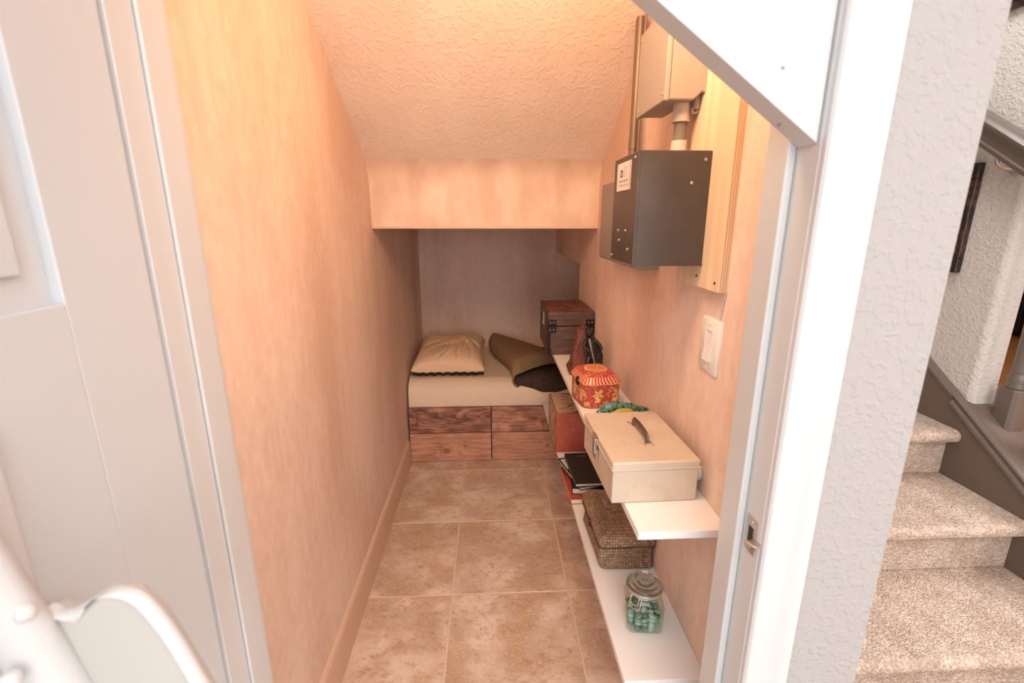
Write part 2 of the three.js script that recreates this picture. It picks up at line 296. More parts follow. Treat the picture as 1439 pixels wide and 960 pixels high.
// the open door leaf: slanted top, rails, stiles and raised panels
{
  const d = setting('door_1', 'open white panelled door standing beside the camera', 'door');
  const z0 = -0.585, z1 = 0.195, yT = (z) => 2.022 - 0.706 * (z - z0);
  const x0 = -0.441, x1 = -0.4065;
  mesh('core', prismX([[z0, 0.008], [z1, 0.008], [z1, yT(z1)], [z0, yT(z0)]], x0 + 0.006, x1 - 0.011), M.whiteDoor, d);
  mesh('hinge_stile', prismX([[z0, 0.008], [z0 + 0.118, 0.008], [z0 + 0.118, yT(z0 + 0.118)], [z0, yT(z0)]], x1 - 0.012, x1, 0.0015), M.whiteDoor, d);
  mesh('latch_stile', prismX([[z1 - 0.118, 0.008], [z1, 0.008], [z1, yT(z1)], [z1 - 0.118, yT(z1 - 0.118)]], x1 - 0.012, x1, 0.0015), M.whiteDoor, d);
  const a = z0 + 0.118, b = z1 - 0.118;
  for (const [y, Y] of [[0.008, 0.22], [0.80, 1.306]]) mesh('rail', span(x1 - 0.012, x1, y, Y, a, b, 0.0015), M.whiteDoor, d);
  mesh('top_rail', prismX([[a, yT(a) - 0.14], [b, yT(b) - 0.14], [b, yT(b)], [a, yT(a)]], x1 - 0.012, x1, 0.0015), M.whiteDoor, d);
  const panel = (y, Y) => { const e = 0.03; mesh('raised_panel', span(x1 - 0.011, x1 - 0.004, y + e, Y - e, a + e, b - e, 0.003), M.whiteDoor, d); };
  panel(0.22, 0.80);
  mesh('raised_panel', prismX([[a + 0.03, 1.336], [b - 0.03, 1.336], [b - 0.03, yT(b - 0.03) - 0.17], [a + 0.03, yT(a + 0.03) - 0.17]], x1 - 0.011, x1 - 0.004, 0.002), M.whiteDoor, d);
  for (const y of [0.25, 1.85]) mesh('hinge', cyl(0.006, 0.09, 12).translate(x0 - 0.002, y, z0 - 0.004), M.steel, d);
}
// strike plate on the jamb
{
  const s = thing('strike_plate', 'small brushed steel strike plate let into the white door jamb', 'strike plate', [0.401, 0.911, -0.617]);
  const pts = [[-0.014, -0.029], [0.014, -0.029], [0.014, 0.029], [-0.014, 0.029]], hole = [[-0.007, -0.014], [0.007, -0.014], [0.007, 0.014], [-0.007, 0.014]];
  mesh('plate', extrude(pts, 0.0015, 0, [hole]).rotateY(-Math.PI / 2), M.steel, s);
  mesh('recess', span(-0.0002, 0.001, -0.014, 0.014, -0.007, 0.007), M.black, s);
  mesh('lip', sweep([[-0.0008, 0, 0.013], [-0.0004, 0, 0.018], [0.003, 0, 0.0225]], [0.0012], 8, 4, 16), M.steel, s);
  for (const y of [-0.0215, 0.0215]) screw(s, M.steel, [-0.0016, y, 0], [-1, 0, 0]);
}
// hall, stairwell and next room, closed so that light comes from the lamps only
struct(mesh('floor_hall', span(-1.72, 1.60, -0.06, -0.002, ZO, 2.9), std({ color: 0xb8b0a8, roughness: 0.7, bumpMap: tileBump, bumpScale: 0.001 })), 'pale grey floor of the hall outside the closet', 'floor');
struct(mesh('floor_room', span(1.60, 7.1, -0.06, 0, -6.3, 2.9), M.hardwood), 'orange wooden floor of the room beyond the staircase', 'floor');
struct(mesh('ceiling_hall', span(-1.85, 7.2, TOP, TOP + 0.1, -6.4, 3.0), std({ color: 0xeeebe6, roughness: 0.9 })), 'flat white hall ceiling', 'ceiling');
struct(mesh('wall_hall_left', span(-1.85, -1.72, -0.05, TOP, -0.7, 3.0), M.hallWall), 'off-white hall wall behind the open door', 'wall');
struct(mesh('wall_hall_back', span(-1.85, 7.2, -0.05, TOP, 2.9, 3.0), M.hallWall), 'off-white hall wall behind the camera', 'wall');
{
  const w = setting('window_1', 'bright white-curtained window in the hall wall behind the camera', 'window'), o = LAMP.window, [a, b] = o.size, [x, y, z] = o.at;
  w.position.set(x, y, 2.9);
  mesh('frame', extrude([[-a / 2 - 0.07, -b / 2 - 0.07], [a / 2 + 0.07, -b / 2 - 0.07], [a / 2 + 0.07, b / 2 + 0.07], [-a / 2 - 0.07, b / 2 + 0.07]], 0.03, 0.004, [[[-a / 2, -b / 2], [a / 2, -b / 2], [a / 2, b / 2], [-a / 2, b / 2]]]).translate(0, 0, -0.032), M.white, w);
  mesh('curtain', span(-a / 2, a / 2, -b / 2, b / 2, -0.012, 0), std({ color: 0xffffff, emissive: o.color.clone(), emissiveIntensity: 1.5 }), w);
  const l = new THREE.RectAreaLight(o.color, o.intensity, a, b); l.position.set(0, 0, z - 2.9); l.castShadow = true; w.add(l);   // shines into the hall, along -z
}
struct(mesh('wall_room_right', span(7.1, 7.2, -0.05, TOP, -6.4, 3.0), M.hallWall), 'off-white far wall of the next room', 'wall');
struct(mesh('wall_room_back', span(1.60, 7.2, -0.05, TOP, -6.4, -6.3), M.hallWall), 'off-white end wall of the next room', 'wall');
struct(mesh('wall_stairwell_back', span(0.60, 1.60, HS + 0.2, TOP, ZB - 0.12, ZB), M.stairWall), 'grey-beige end wall above the stair landing', 'wall');
// wall between stairs and next room, rounded at its free end
{
  const r = 0.02, pts = [[1.60, -6.3], [1.692, -6.3]], zE = -1.405;
  for (let i = 0; i <= 6; i++) { const t = i / 6 * Math.PI / 2; pts.push([1.692 - r + r * Math.cos(t), zE - r + r * Math.sin(t)]); }
  for (let i = 0; i <= 6; i++) { const t = Math.PI / 2 + i / 6 * Math.PI / 2; pts.push([1.60 + r + r * Math.cos(t), zE - r + r * Math.sin(t)]); }
  struct(mesh('wall_stair', toCreasedNormals(prismY(pts.reverse(), -0.05, TOP), 0.5), M.stairWall), 'grey-beige textured stairwell wall that carries the handrail', 'wall');
}

// ------------------------------------------------------------------ lamps
function ceilingPanel(name, label, o, group) {
  const t = thing(name, label, 'ceiling light', [o.at[0], TOP, o.at[2]], group), [w, d] = o.size;
  mesh('frame', extrude([[-w / 2 - 0.03, -d / 2 - 0.03], [w / 2 + 0.03, -d / 2 - 0.03], [w / 2 + 0.03, d / 2 + 0.03], [-w / 2 - 0.03, d / 2 + 0.03]], 0.014, 0, [[[-w / 2, -d / 2], [w / 2, -d / 2], [w / 2, d / 2], [-w / 2, d / 2]]]).rotateX(Math.PI / 2), M.white, t);
  const glow = std({ color: 0xffffff, emissive: o.color.clone(), emissiveIntensity: 1.0 });
  mesh('diffuser', span(-w / 2, w / 2, -0.008, 0, -d / 2, d / 2), glow, t);
  const l = new THREE.RectAreaLight(o.color, o.intensity, w, d); l.position.set(0, -0.012, 0); l.rotation.x = -Math.PI / 2; l.castShadow = true; t.add(l);
}
ceilingPanel('ceiling_light', 'large white ceiling light panel in the hall behind the camera', LAMP.hall);
ceilingPanel('ceiling_light', 'large white ceiling light panel in the next room', LAMP.room);
ceilingPanel('ceiling_light', 'small white ceiling light panel above the carpeted stairs', LAMP.stair);
{ // warm panel over the door, on the closet side, tipped down into the closet
  const o = LAMP.closet, [w, h] = o.size, t = thing('wall_lamp', 'warm flat light panel behind the triangular board inside the closet', 'lamp', o.at);
  const head = new THREE.Group(); head.name = 'head'; head.rotation.x = -o.tilt; t.add(head);
  mesh('housing', span(-w / 2 - 0.015, w / 2 + 0.015, -h / 2 - 0.015, h / 2 + 0.015, 0.001, 0.02, 0.004), M.white, head);
  mesh('diffuser', span(-w / 2, w / 2, -h / 2, h / 2, -0.003, 0.001), std({ color: 0xffffff, emissive: o.color.clone(), emissiveIntensity: 1.5 }), head);
  mesh('wall_plate', span(-0.12, 0.12, -0.06, 0.06, 0.012, -0.6385 - o.at[2], 0.003), M.white, t);
  const l = new THREE.RectAreaLight(o.color, o.intensity, w, h); l.position.set(0, 0, -0.006); l.castShadow = true; head.add(l);   // shines along -z, tipped down
}

// ------------------------------------------------------------------ bed in the nook
const bedTop = 0.495, bedF = -2.535;
{
  const wood = (seed, dark, knots, freq, arch = false) => tex(768, 256, 0.48, 0.16, (u, v) => {
    let y = v * freq + 0.9 * fbm(u, v, 2, 2, 3, seed) + 0.25 * fbm(u, v, 6, 4, 2, seed + 2), k = 0;
    if (arch) y += 1.1 * Math.exp(-Math.pow((v - 0.55) / 0.35, 2)) * (3.2 * u);
    for (const [kx, ky, r, s] of knots) { const dx = (u - kx) * 3 * s, dy = v - ky, d = Math.hypot(dx, dy); y += 1.5 * Math.exp(-d * d / (r * r)) * Math.tanh(dy * 30); k = Math.max(k, smooth(r * 0.8, r * 0.15, d)); }
    const saw = y * 1.7 - Math.floor(y * 1.7), ring = saw * saw, fibre = fbm(u, v, 10, 110, 3, seed + 5), blotch = fbm(u, v, 6, 4, 4, seed + 8);
    const t = clamp(0.10 + (arch ? 0.5 : 0.26) * ring + 0.7 * (fibre - 0.5) + dark * (0.55 + 1.8 * (blotch - 0.5)) + 0.5 * (blotch - 0.5));
    const c = mix3([212, 156, 128], [104, 66, 54], t);
    return mix3(c, [104, 52, 38], 0.75 * k * (0.35 + 0.65 * fbm(u, v, 40, 24, 2, seed + 13)));
  });
  const b = thing('bed_base', 'low bed platform faced with four reddish-brown stained planks', 'bed base', [0, 0, 0]);
  mesh('frame', merge(span(-0.472, 0.93, 0.002, 0.325, bedF - 0.05, bedF - 0.028), span(-0.472, 0.93, 0.318, 0.338, ZB + 0.01, bedF - 0.03), span(-0.472, 0.93, 0.002, 0.318, ZB + 0.01, ZB + 0.04)), M.chest, b);
  const P = [[-0.472, -0.003, 0.1825, 0.338, wood(711, 0.55, [[0.10, 0.55, 0.14, 1.2]], 3, true)], [0.003, 0.93, 0.1825, 0.337, wood(723, 0.42, [[0.62, 0.35, 0.2, 1]], 4)], [-0.472, -0.003, 0.003, 0.1775, wood(733, 0.0, [[0.43, 0.4, 0.22, 0.7], [0.66, 0.6, 0.12, 1]], 2.4)], [0.003, 0.93, 0.003, 0.1775, wood(741, 0.04, [[0.68, 0.55, 0.13, 1]], 4)]];
  for (const [a, c, y, Y, map] of P) { const g = span(a, c, y, Y, bedF - 0.028, bedF - 0.002, 0.003); const uv = g.attributes.uv; for (let k = 0; k < uv.count; k++) uv.setXY(k, uv.getX(k) - a, uv.getY(k) - y); mesh('plank', g, std({ map, roughness: 0.5 }), b); }
}
const matR = 0.085;
const bedY = (z) => { const zc = bedF - 0.004 - matR, d = z - zc; return d <= 0 ? bedTop : bedTop - matR + Math.sqrt(Math.max(0, matR * matR - d * d)); };   // height of the mattress over z
{
  const pts = [[ZB + 0.012, 0.341], [ZB + 0.012, bedTop - 0.02], [ZB + 0.03, bedTop]];
  for (let i = 0; i <= 12; i++) { const t = Math.PI / 2 - i / 12 * Math.PI / 2; pts.push([bedF - 0.004 - matR + matR * Math.cos(t), bedTop - matR + matR * Math.sin(t)]); }
  pts.push([bedF - 0.004, 0.352], [bedF - 0.010, 0.341]);
  let g = prismX(pts.reverse(), -0.468, 0.92);
  tag(mesh('mattress', toCreasedNormals(g, 0.6), M.cream), 'cream sheeted mattress on the plank-faced bed platform', 'mattress');
}
{ // pillow
  const N = 110, pos = [], idx = [], uv = [], hw = 0.212, hd = 0.275;
  const folds = [[0.11, -0.01, -0.08, -0.06, 1.0], [-0.08, -0.06, -0.19, 0.03, 0.8], [0.10, 0.01, -0.05, 0.02, 0.9], [-0.05, 0.02, -0.17, 0.17, 0.8], [0.02, 0.06, -0.06, 0.23, 0.8], [0.055, 0.05, 0.05, 0.22, 1.0], [0.095, 0.04, 0.125, 0.21, 0.9], [0.11, -0.02, 0.03, -0.23, 1.0], [0.12, 0.0, 0.19, 0.09, 0.8], [0.10, -0.04, -0.10, -0.15, 0.7]];
  const crease = (x, z) => {
    let h = 0;
    folds.forEach(([ax, az, bx, bz, a], k) => {
      const dx = bx - ax, dz = bz - az, L = Math.hypot(dx, dz), t = clamp(((x - ax) * dx + (z - az) * dz) / (L * L));
      const side = ((x - ax) * dz - (z - az) * dx) / L, bow = 0.012 * Math.sin(t * Math.PI) * (k % 2 ? 1 : -1), ex = ((x - ax) - t * dx), ez = ((z - az) - t * dz), along = Math.hypot(ex, ez), d = Math.abs(side) > 0.9 * along ? side + bow : Math.sign(side || 1) * along;
      const f = a * (0.35 + 0.65 * Math.sin(Math.PI * clamp(0.12 + t * 0.8)));
      h += f * (-0.0085 * Math.exp(-d * d / 0.00008) + 0.0075 * Math.exp(-((d - 0.019) ** 2) / 0.00022));
    });
    return h;
  };
  for (const side of [1, -1]) for (let j = 0; j <= N; j++) for (let i = 0; i <= N; i++) {
    const u = i / N * 2 - 1, v = j / N * 2 - 1, e = Math.pow(Math.max(0, (1 - u ** 4) * (1 - v ** 4)), 0.40);
    const pin = 1 - 0.075 * (1 - v * v) * Math.abs(u) ** 3, pinz = 1 - 0.06 * (1 - u * u) * Math.abs(v) ** 3;
    const x = u * hw * pin, z = v * hd * pinz;
    let y = side > 0 ? e * 0.100 + e * crease(x, z) * 1.5 + 0.010 * e * Math.sin(u * 3 + v * 2) : -e * 0.036;
    y += 0.012 * u * u * (v > 0.2 ? 1 : 0.4);
    pos.push(x, y, z); uv.push(x, z);
  }
  const W = N + 1, S = W * W;
  for (let j = 0; j < N; j++) for (let i = 0; i < N; i++) { const a = j * W + i; idx.push(a, a + W, a + 1, a + 1, a + W, a + W + 1); const b = S + a; idx.push(b, b + 1, b + W, b + 1, b + W + 1, b + W); }
  let g = new THREE.BufferGeometry(); g.setAttribute('position', new THREE.Float32BufferAttribute(pos, 3)); g.setAttribute('uv', new THREE.Float32BufferAttribute(uv, 2)); g.setIndex(idx); g.computeVertexNormals();
  const t = thing('pillow', 'rumpled golden cream satin pillow on the mattress', 'pillow', [-0.247, bedTop + 0.049, -2.885]);
  t.rotation.x = 0.07;
  mesh('case', g, M.satin, t);
  const r = [], w = [0.205, 0.268];
  for (let i = 0; i <= 26; i++) { const q = i / 26 * 2 - 1; r.push([q * w[0], -0.012 + 0.004 * Math.sin(i * 2.1), w[1] - 0.006 + 0.004 * Math.cos(i * 1.7)]); }
  mesh('lace_edging', sweep(r, [0.009], 6, 2, 0.5), M.lace, t);
}
{ // folded blanket: dark base layer, tan outside turned back over it
  const S = 44, rows = [], zB = -3.20, zF = -2.545;
  for (let j = 0; j <= S; j++) {
    const s = j / S, row = [], z = lerp(zB, zF, s), r = lerp(0.030, 0.046, smooth(0, 1, s)) * (1 - 0.1 * smooth(0.9, 1, s));
    const xc = lerp(-0.018, 0.128, smooth(-0.2, 1.1, s)) - 0.03 * Math.sin(s * Math.PI) * (1 - s);
    for (let i = 0; i <= 22; i++) { const t = i / 22, x = lerp(0.62, xc + r, t), zz = z - 0.01 * Math.sin(x * 14) * s; row.push([x, bedY(zz) + 0.010 + 0.012 * (0.5 + 0.5 * Math.sin(x * 21 + 1.2)) * smooth(0.45, 0.9, s) * (1 - smooth(0.55, 0.62, x)), zz]); }
    const y0 = bedY(z) + 0.010;
    for (let i = 1; i <= 14; i++) { const a = -Math.PI / 2 - i / 14 * Math.PI; row.push([xc + r + r * Math.cos(a), y0 + r + r * Math.sin(a) + 0.05 * (1 - s) * (i / 14) ** 2, z - 0.02 * i / 14 * s]); }
    for (let i = 1; i <= 26; i++) {
      const t = i / 26, x = lerp(xc + r, 0.46, t), y = y0 + 2 * r + 0.05 * (1 - s) * (1 - t) + 0.018 * Math.sin(t * 2.8) - 0.045 * t * (1 - s) - 0.02 * t;
      row.push([x, Math.max(y, bedTop + 0.03), lerp(z, lerp(-2.98, -2.78, s), Math.pow(t, 0.9)) - 0.02 * s]);
    }
    rows.push(row);
  }
  const W = rows[0].length, build = (off, flip) => {
    const base = new THREE.BufferGeometry(), idx = [];
    base.setAttribute('position', new THREE.Float32BufferAttribute(rows.flat(2), 3));
    base.setAttribute('uv', new THREE.Float32BufferAttribute(rows.flatMap((r, j) => r.flatMap((p, i) => [i * 0.018, j * 0.016])), 2));
    for (let j = 0; j < S; j++) for (let i = 0; i < W - 1; i++) { const a = j * W + i; idx.push(a, a + 1, a + W, a + 1, a + W + 1, a + W); }
    base.setIndex(idx); base.computeVertexNormals();
    const p = base.attributes.position, n = base.attributes.normal;
    for (let k = 0; k < p.count; k++) p.setXYZ(k, p.getX(k) + n.getX(k) * off, p.getY(k) + n.getY(k) * off, p.getZ(k) + n.getZ(k) * off);
    base.computeVertexNormals();
    return base;
  };
  const t = thing('blanket', 'olive brown blanket with a dark lining folded back over the mattress', 'blanket', [0, 0, 0]);
  // find which offset is the outside: the normal of the first bottom vertex points down on the outside
  const probe = build(0), down = probe.attributes.normal.getY(5) < 0 ? 1 : -1;
  const outer = build(0.0045 * down), inner = build(-0.0045 * down);
  mesh('outer_face', outer, M.blanket, t); mesh('lining', inner, M.lining, t);
  mesh('hem', sweep(rows[S].slice(0, 25).filter((_, i) => i % 2 === 0), [0.0062], 7, 2), M.lining, t);
  mesh('hem', sweep(rows[S].slice(24).filter((_, i) => i % 2 === 0), [0.0062], 7, 2), M.blanket, t);
}

// ------------------------------------------------------------------ shelves
const hU = 0.803, hL = 0.425, sF = 0.279;
tag(mesh('wall_shelf', span(sF, XR, hU - 0.017, hU, -2.385, -0.773, 0.0012), M.shelf), 'upper white melamine shelf on the right-hand closet wall, under the beige cash box', 'shelf', 'white wall shelves');
tag(mesh('wall_shelf', span(sF, XR, hL - 0.017, hL, -2.385, -0.785, 0.0012), M.shelf), 'lower white melamine shelf under the glass jar and the wicker basket', 'shelf', 'white wall shelves');

// ------------------------------------------------------------------ upper shelf
{ // cash box
  const t = thing('cash_box', 'beige painted metal cash box with a top handle on the upper shelf', 'cash box', [0.3385, hU, -1.0]);
  t.rotation.y = 0.03;
  const w = 0.094, d = 0.131;
  mesh('body', span(-w + 0.002, w - 0.002, 0.0005, 0.076, -d + 0.002, d - 0.002, 0.003), M.cashbox, t);
  mesh('lid', merge(span(-w, w, 0.0775, 0.096, -d, d, 0.0045), span(-w - 0.0012, w + 0.0012, 0.0765, 0.0805, -d - 0.0012, d + 0.0012, 0.0015)), M.cashbox, t);
  const h = mesh('handle', sweep([[0.008, 0.099, -0.052], [0.008, 0.108, -0.045], [0.008, 0.113, -0.015], [0.008, 0.113, 0.015], [0.008, 0.108, 0.043], [0.008, 0.099, 0.050]], [0.0028, 0.004, 0.004, 0.004, 0.004, 0.0028], 8, 4, 2.6), std({ color: 0x6f6258, roughness: 0.35, metalness: 0.7 }), t);
  for (const z of [-0.056, 0.054]) mesh('handle_loop', merge([-0.009, 0.009].map((x) => sweep([[0.008 + x, 0.0965, z + Math.sign(z) * 0.012], [0.008 + x, 0.100, z + Math.sign(z) * 0.003], [0.008 + x * 0.5, 0.101, z - Math.sign(z) * 0.006]], [0.0013], 6, 3))), M.steel, h);
  const l = mesh('latch', merge(span(-w - 0.005, -w + 0.001, 0.080, 0.095, -0.020, 0.020, 0.0012), span(-w - 0.008, -w - 0.001, 0.054, 0.090, -0.010, 0.010, 0.0015), span(-w - 0.005, -w + 0.001, 0.040, 0.066, -0.016, 0.016, 0.0012)), M.steel, t);
  mesh('keyhole', cyl(0.0035, 0.002, 12).rotateZ(Math.PI / 2).translate(-w - 0.0042, 0.052, 0), M.black, l);
}
{ // round white fitting on the wall behind the cash box
  const t = thing('cable_grommet', 'round white plastic cap on the wall beside the beige cash box', 'wall cap', [XR, 0.846, -0.915]);
  mesh('cap', lathe([[0, 0.034], [0.012, 0.034], [0.0165, 0.030], [0.0180, 0.004], [0.0180, 0]], 24).rotateZ(Math.PI / 2), M.white, t);
  mesh('flange', cyl(0.0195, 0.004, 24).rotateZ(Math.PI / 2).translate(-0.002, 0, 0), M.greyPvc, t);
}
{ // ceramic lizard
  const t = thing('lizard_figure', 'painted green ceramic lizard with a yellow belly behind the beige cash box', 'lizard figure', [0, hU, -1.245]);
  const spots = std({ map: tex(256, 256, 0.06, 0.5, (u, v) => mix3([92, 140, 118], [38, 62, 58], smooth(0.52, 0.62, fbm(u, v, 6, 24, 3, 801)))), roughness: 0.35 });
  const body = mesh('body', displace(sweep([[0.292, 0.030, 0.012], [0.308, 0.046, 0.008], [0.330, 0.060, 0.004], [0.360, 0.064, 0], [0.390, 0.061, 0], [0.420, 0.055, -0.004], [0.440, 0.050, -0.008], [0.450, 0.049, -0.012]], [0.004, 0.011, 0.014, 0.0145, 0.013, 0.009, 0.007, 0.005], 12, 6), 0.004, 160, 3), spots, t);
  const yel = std({ color: 0xc9a93a, roughness: 0.4 });
  mesh('belly', sweep([[0.335, 0.032, 0.012], [0.36, 0.052, 0.009], [0.392, 0.050, 0.009], [0.415, 0.034, 0.010]], [0.008, 0.011, 0.011, 0.007], 10, 5), yel, t);
  for (const [x, z] of [[0.335, 0.02], [0.335, -0.022], [0.405, 0.02], [0.405, -0.022]]) mesh('leg', sweep([[x, 0.050, z * 0.3], [x - 0.006, 0.030, z], [x + 0.004, 0.012, z * 1.3], [x + 0.002, 0.004, z * 1.5]], [0.007, 0.006, 0.005, 0.005], 8, 4), spots, t);
  mesh('tail', sweep([[0.294, 0.032, 0.012], [0.286, 0.014, 0.016], [0.288, 0.005, 0.03], [0.305, 0.004, 0.042]], [0.005, 0.005, 0.004, 0.002], 8, 5), spots, t);
  for (let i = 0; i < 7; i++) mesh('back_spike', new THREE.ConeGeometry(0.0028, 0.008, 6).translate(0.312 + i * 0.02, 0.074 - 0.0009 * (i - 2.5) ** 2 + (i ? 0 : -0.006), 0.002), spots, body);
}
{ // red patterned tin
  const paint = (w, h, kind) => (g) => {
    const R = rng(kind === 'lid' ? 91 : 77);
    g.fillStyle = '#b54a3c'; g.fillRect(0, 0, w, h);
    const flower = (x, y, r, c) => { g.fillStyle = c; for (let k = 0; k < 6; k++) { const a = k * Math.PI / 3 + R(); g.beginPath(); g.ellipse(x + Math.cos(a) * r, y + Math.sin(a) * r, r * 0.85, r * 0.42, a, 0, 7); g.fill(); } };
    const scroll = (x, y, r) => { const a = R() * 6; g.strokeStyle = R() < 0.5 ? '#e0b07a' : '#dc9f7c'; g.lineWidth = r * 0.36; g.beginPath(); g.arc(x, y, r, a, a + 3.2); g.stroke(); };
    if (kind === 'body') {
      g.fillStyle = '#a9352a'; g.fillRect(0, h * 0.30, w, 2);
      for (let i = 0; i < 130; i++) scroll(R() * w, h * (0.05 + 0.9 * R()), 6 + 10 * R());
      for (let i = 0; i < 8; i++) { flower(w * (i + 0.5) / 8, h * 0.45, 22, '#d9b068'); flower(w * (i + 0.5) / 8 + 10, h * 0.66, 15, '#e8cb90'); flower(w * i / 8 + 14, h * 0.82, 13, '#dba46a'); }
      g.fillStyle = '#c58a4c'; g.fillRect(0, h - 5, w, 5);
    } else if (kind === 'rim') {
      g.fillStyle = '#c4472f'; g.fillRect(0, 0, w, h); g.fillStyle = '#ecc79c';
      const n = 44; for (let i = 0; i < n; i++) { g.beginPath(); g.moveTo(w * (i + 0.1) / n, h); g.lineTo(w * (i + 0.45) / n, 0); g.lineTo(w * (i + 0.75) / n, 0); g.lineTo(w * (i + 0.5) / n, h); g.fill(); }
      g.fillStyle = '#e7c79a'; g.fillRect(0, h * 0.88, w, h * 0.12);
    } else {
      for (let i = 0; i < 150; i++) scroll(R() * w, R() * h, 5 + 8 * R());
      g.fillStyle = '#d98a58'; g.beginPath(); g.ellipse(w / 2, h / 2, w * 0.30, h * 0.26, 0, 0, 7); g.fill();
      g.strokeStyle = '#efc894'; g.lineWidth = 9; g.beginPath(); g.ellipse(w / 2, h / 2, w * 0.27, h * 0.23, 0, 0, 7); g.stroke();
      for (let i = 0; i < 26; i++) { g.fillStyle = i % 2 ? '#b2452f' : '#e2b277'; g.beginPath(); g.ellipse(w / 2 + (R() - 0.5) * w * 0.4, h / 2 + (R() - 0.5) * h * 0.32, 6, 3, R() * 6, 0, 7); g.fill(); }
    }
  };
  const mt = (w, h, kind, sx, sy, ox = 0, oy = 0) => { const c = canvasTex(w, h, paint(w, h, kind)); c.wrapS = c.wrapT = THREE.RepeatWrapping; c.repeat.set(1 / sx, 1 / sy); c.offset.set(ox, oy); return std({ map: c, roughness: 0.38, metalness: 0.1 }); };
  const t = thing('biscuit_tin', 'red tin with cream floral pattern and domed lid behind the lizard figure', 'tin', [0.343, hU, -1.462]);
  t.rotation.y = 0.14;
  const a = 0.0625, b = 0.077, per = 4 * (a + b) - 8 * 0.03 + 2 * Math.PI * 0.03;
  const body = mesh('body', loft([[0.0005, a - 0.003, b - 0.003, 0.03], [0.003, a, b, 0.03], [0.080, a, b, 0.03]], { n: 48 }), mt(1024, 200, 'body', per, 0.086), t);
  const lid = mesh('lid', loft([[0.078, a + 0.002, b + 0.002, 0.032], [0.0785, a + 0.0035, b + 0.0035, 0.033], [0.082, a + 0.0035, b + 0.0035, 0.033], [0.100, a - 0.009, b - 0.009, 0.027]], { n: 48, top: false }), mt(1024, 64, 'rim', per, 0.0285), t);
  mesh('lid_top', loft([[0.100, a - 0.009, b - 0.009, 0.027], [0.1065, a - 0.020, b - 0.020, 0.022], [0.110, a - 0.034, b - 0.034, 0.018], [0.1112, 0.008, 0.02, 0.006]], { n: 48, bottom: false, crease: 1 }).rotateY(0), std({ color: 0xc0583c, roughness: 0.4 }), t);
  // printed medallion: planar print over the crown of the lid
  const crown = t.children[2], p = crown.geometry.attributes.position, uv = crown.geometry.attributes.uv;
  for (let k = 0; k < p.count; k++) uv.setXY(k, p.getX(k) / (2 * a) + 0.5, p.getZ(k) / (2 * b) + 0.5);
  crown.material = std({ map: canvasTex(256, 320, paint(256, 320, 'lid')), roughness: 0.38, metalness: 0.1 });
  mesh('clasp', merge(span(-a - 0.006, -a, 0.064, 0.090, 0.010, 0.024, 0.001), sweep([[-a - 0.005, 0.088, 0.012], [-a - 0.010, 0.074, 0.017], [-a - 0.005, 0.062, 0.022]], [0.0015], 6, 4)), M.iron, t);
  mesh('bead', loft([[0, a + 0.001, b + 0.001, 0.031], [0.0022, a + 0.001, b + 0.001, 0.031]], { n: 48 }), M.brass, body);
}
{ // small figurine
  const t = thing('figurine', 'small dark figurine in front of a red-brown rock, beside the wooden chest', 'figurine', [0.362, hU, -1.735]);
  const rock = std({ map: tex(128, 128, 0.08, 0.08, (u, v) => mix3([92, 46, 38], [132, 78, 64], fbm(u, v, 6, 6, 3, 841))), roughness: 0.7 });
  const dark = std({ color: 0x2b2a28, roughness: 0.4, metalness: 0.3 });
  mesh('rock', displace(loft([[0.001, 0.052, 0.042, 0.03], [0.03, 0.050, 0.038, 0.03], [0.07, 0.044, 0.030, 0.028], [0.11, 0.034, 0.024, 0.022], [0.15, 0.022, 0.018, 0.018], [0.175, 0.012, 0.010, 0.01], [0.182, 0.003, 0.003, 0.002]], { n: 36 }).translate(-0.008, 0, -0.012), 0.022, 60, 9), rock, t);
  const body = mesh('torso', sweep([[0.020, 0.070, 0.030], [0.020, 0.098, 0.030], [0.016, 0.130, 0.024], [0.012, 0.148, 0.018]], [0.016, 0.018, 0.021, 0.010], 12, 5), dark, t);
  mesh('head', merge(ball(0.0125, 0.008, 0.164, 0.020), new THREE.ConeGeometry(0.0145, 0.018, 10).translate(0.008, 0.178, 0.019)), dark, t);
  mesh('arm', sweep([[-0.002, 0.140, 0.026], [-0.012, 0.118, 0.040], [0.014, 0.100, 0.052]], [0.008, 0.007, 0.005], 8, 5), dark, body);
  mesh('arm', sweep([[0.030, 0.140, 0.026], [0.048, 0.122, 0.034], [0.056, 0.104, 0.040]], [0.008, 0.007, 0.006], 8, 5), dark, body);
  mesh('leg', sweep([[0.012, 0.078, 0.030], [0.002, 0.046, 0.044], [0.018, 0.012, 0.040], [0.020, 0.004, 0.050]], [0.012, 0.010, 0.008, 0.007], 8, 5), dark, body);
  mesh('leg', sweep([[0.028, 0.078, 0.030], [0.040, 0.044, 0.042], [0.030, 0.012, 0.040], [0.034, 0.004, 0.050]], [0.012, 0.010, 0.008, 0.007], 8, 5), dark, body);
  mesh('staff', sweep([[0.004, 0.150, 0.050], [0.018, 0.090, 0.056], [0.036, 0.020, 0.058]], [0.0028], 8, 4), M.steel, t);
  mesh('cape', displace(sweep([[0.014, 0.15, 0.006], [0.044, 0.10, 0.004], [0.052, 0.05, 0.006], [0.050, 0.008, 0.008]], [0.012, 0.016, 0.018, 0.02], 10, 6), 0.01, 70, 5), dark, t);
}
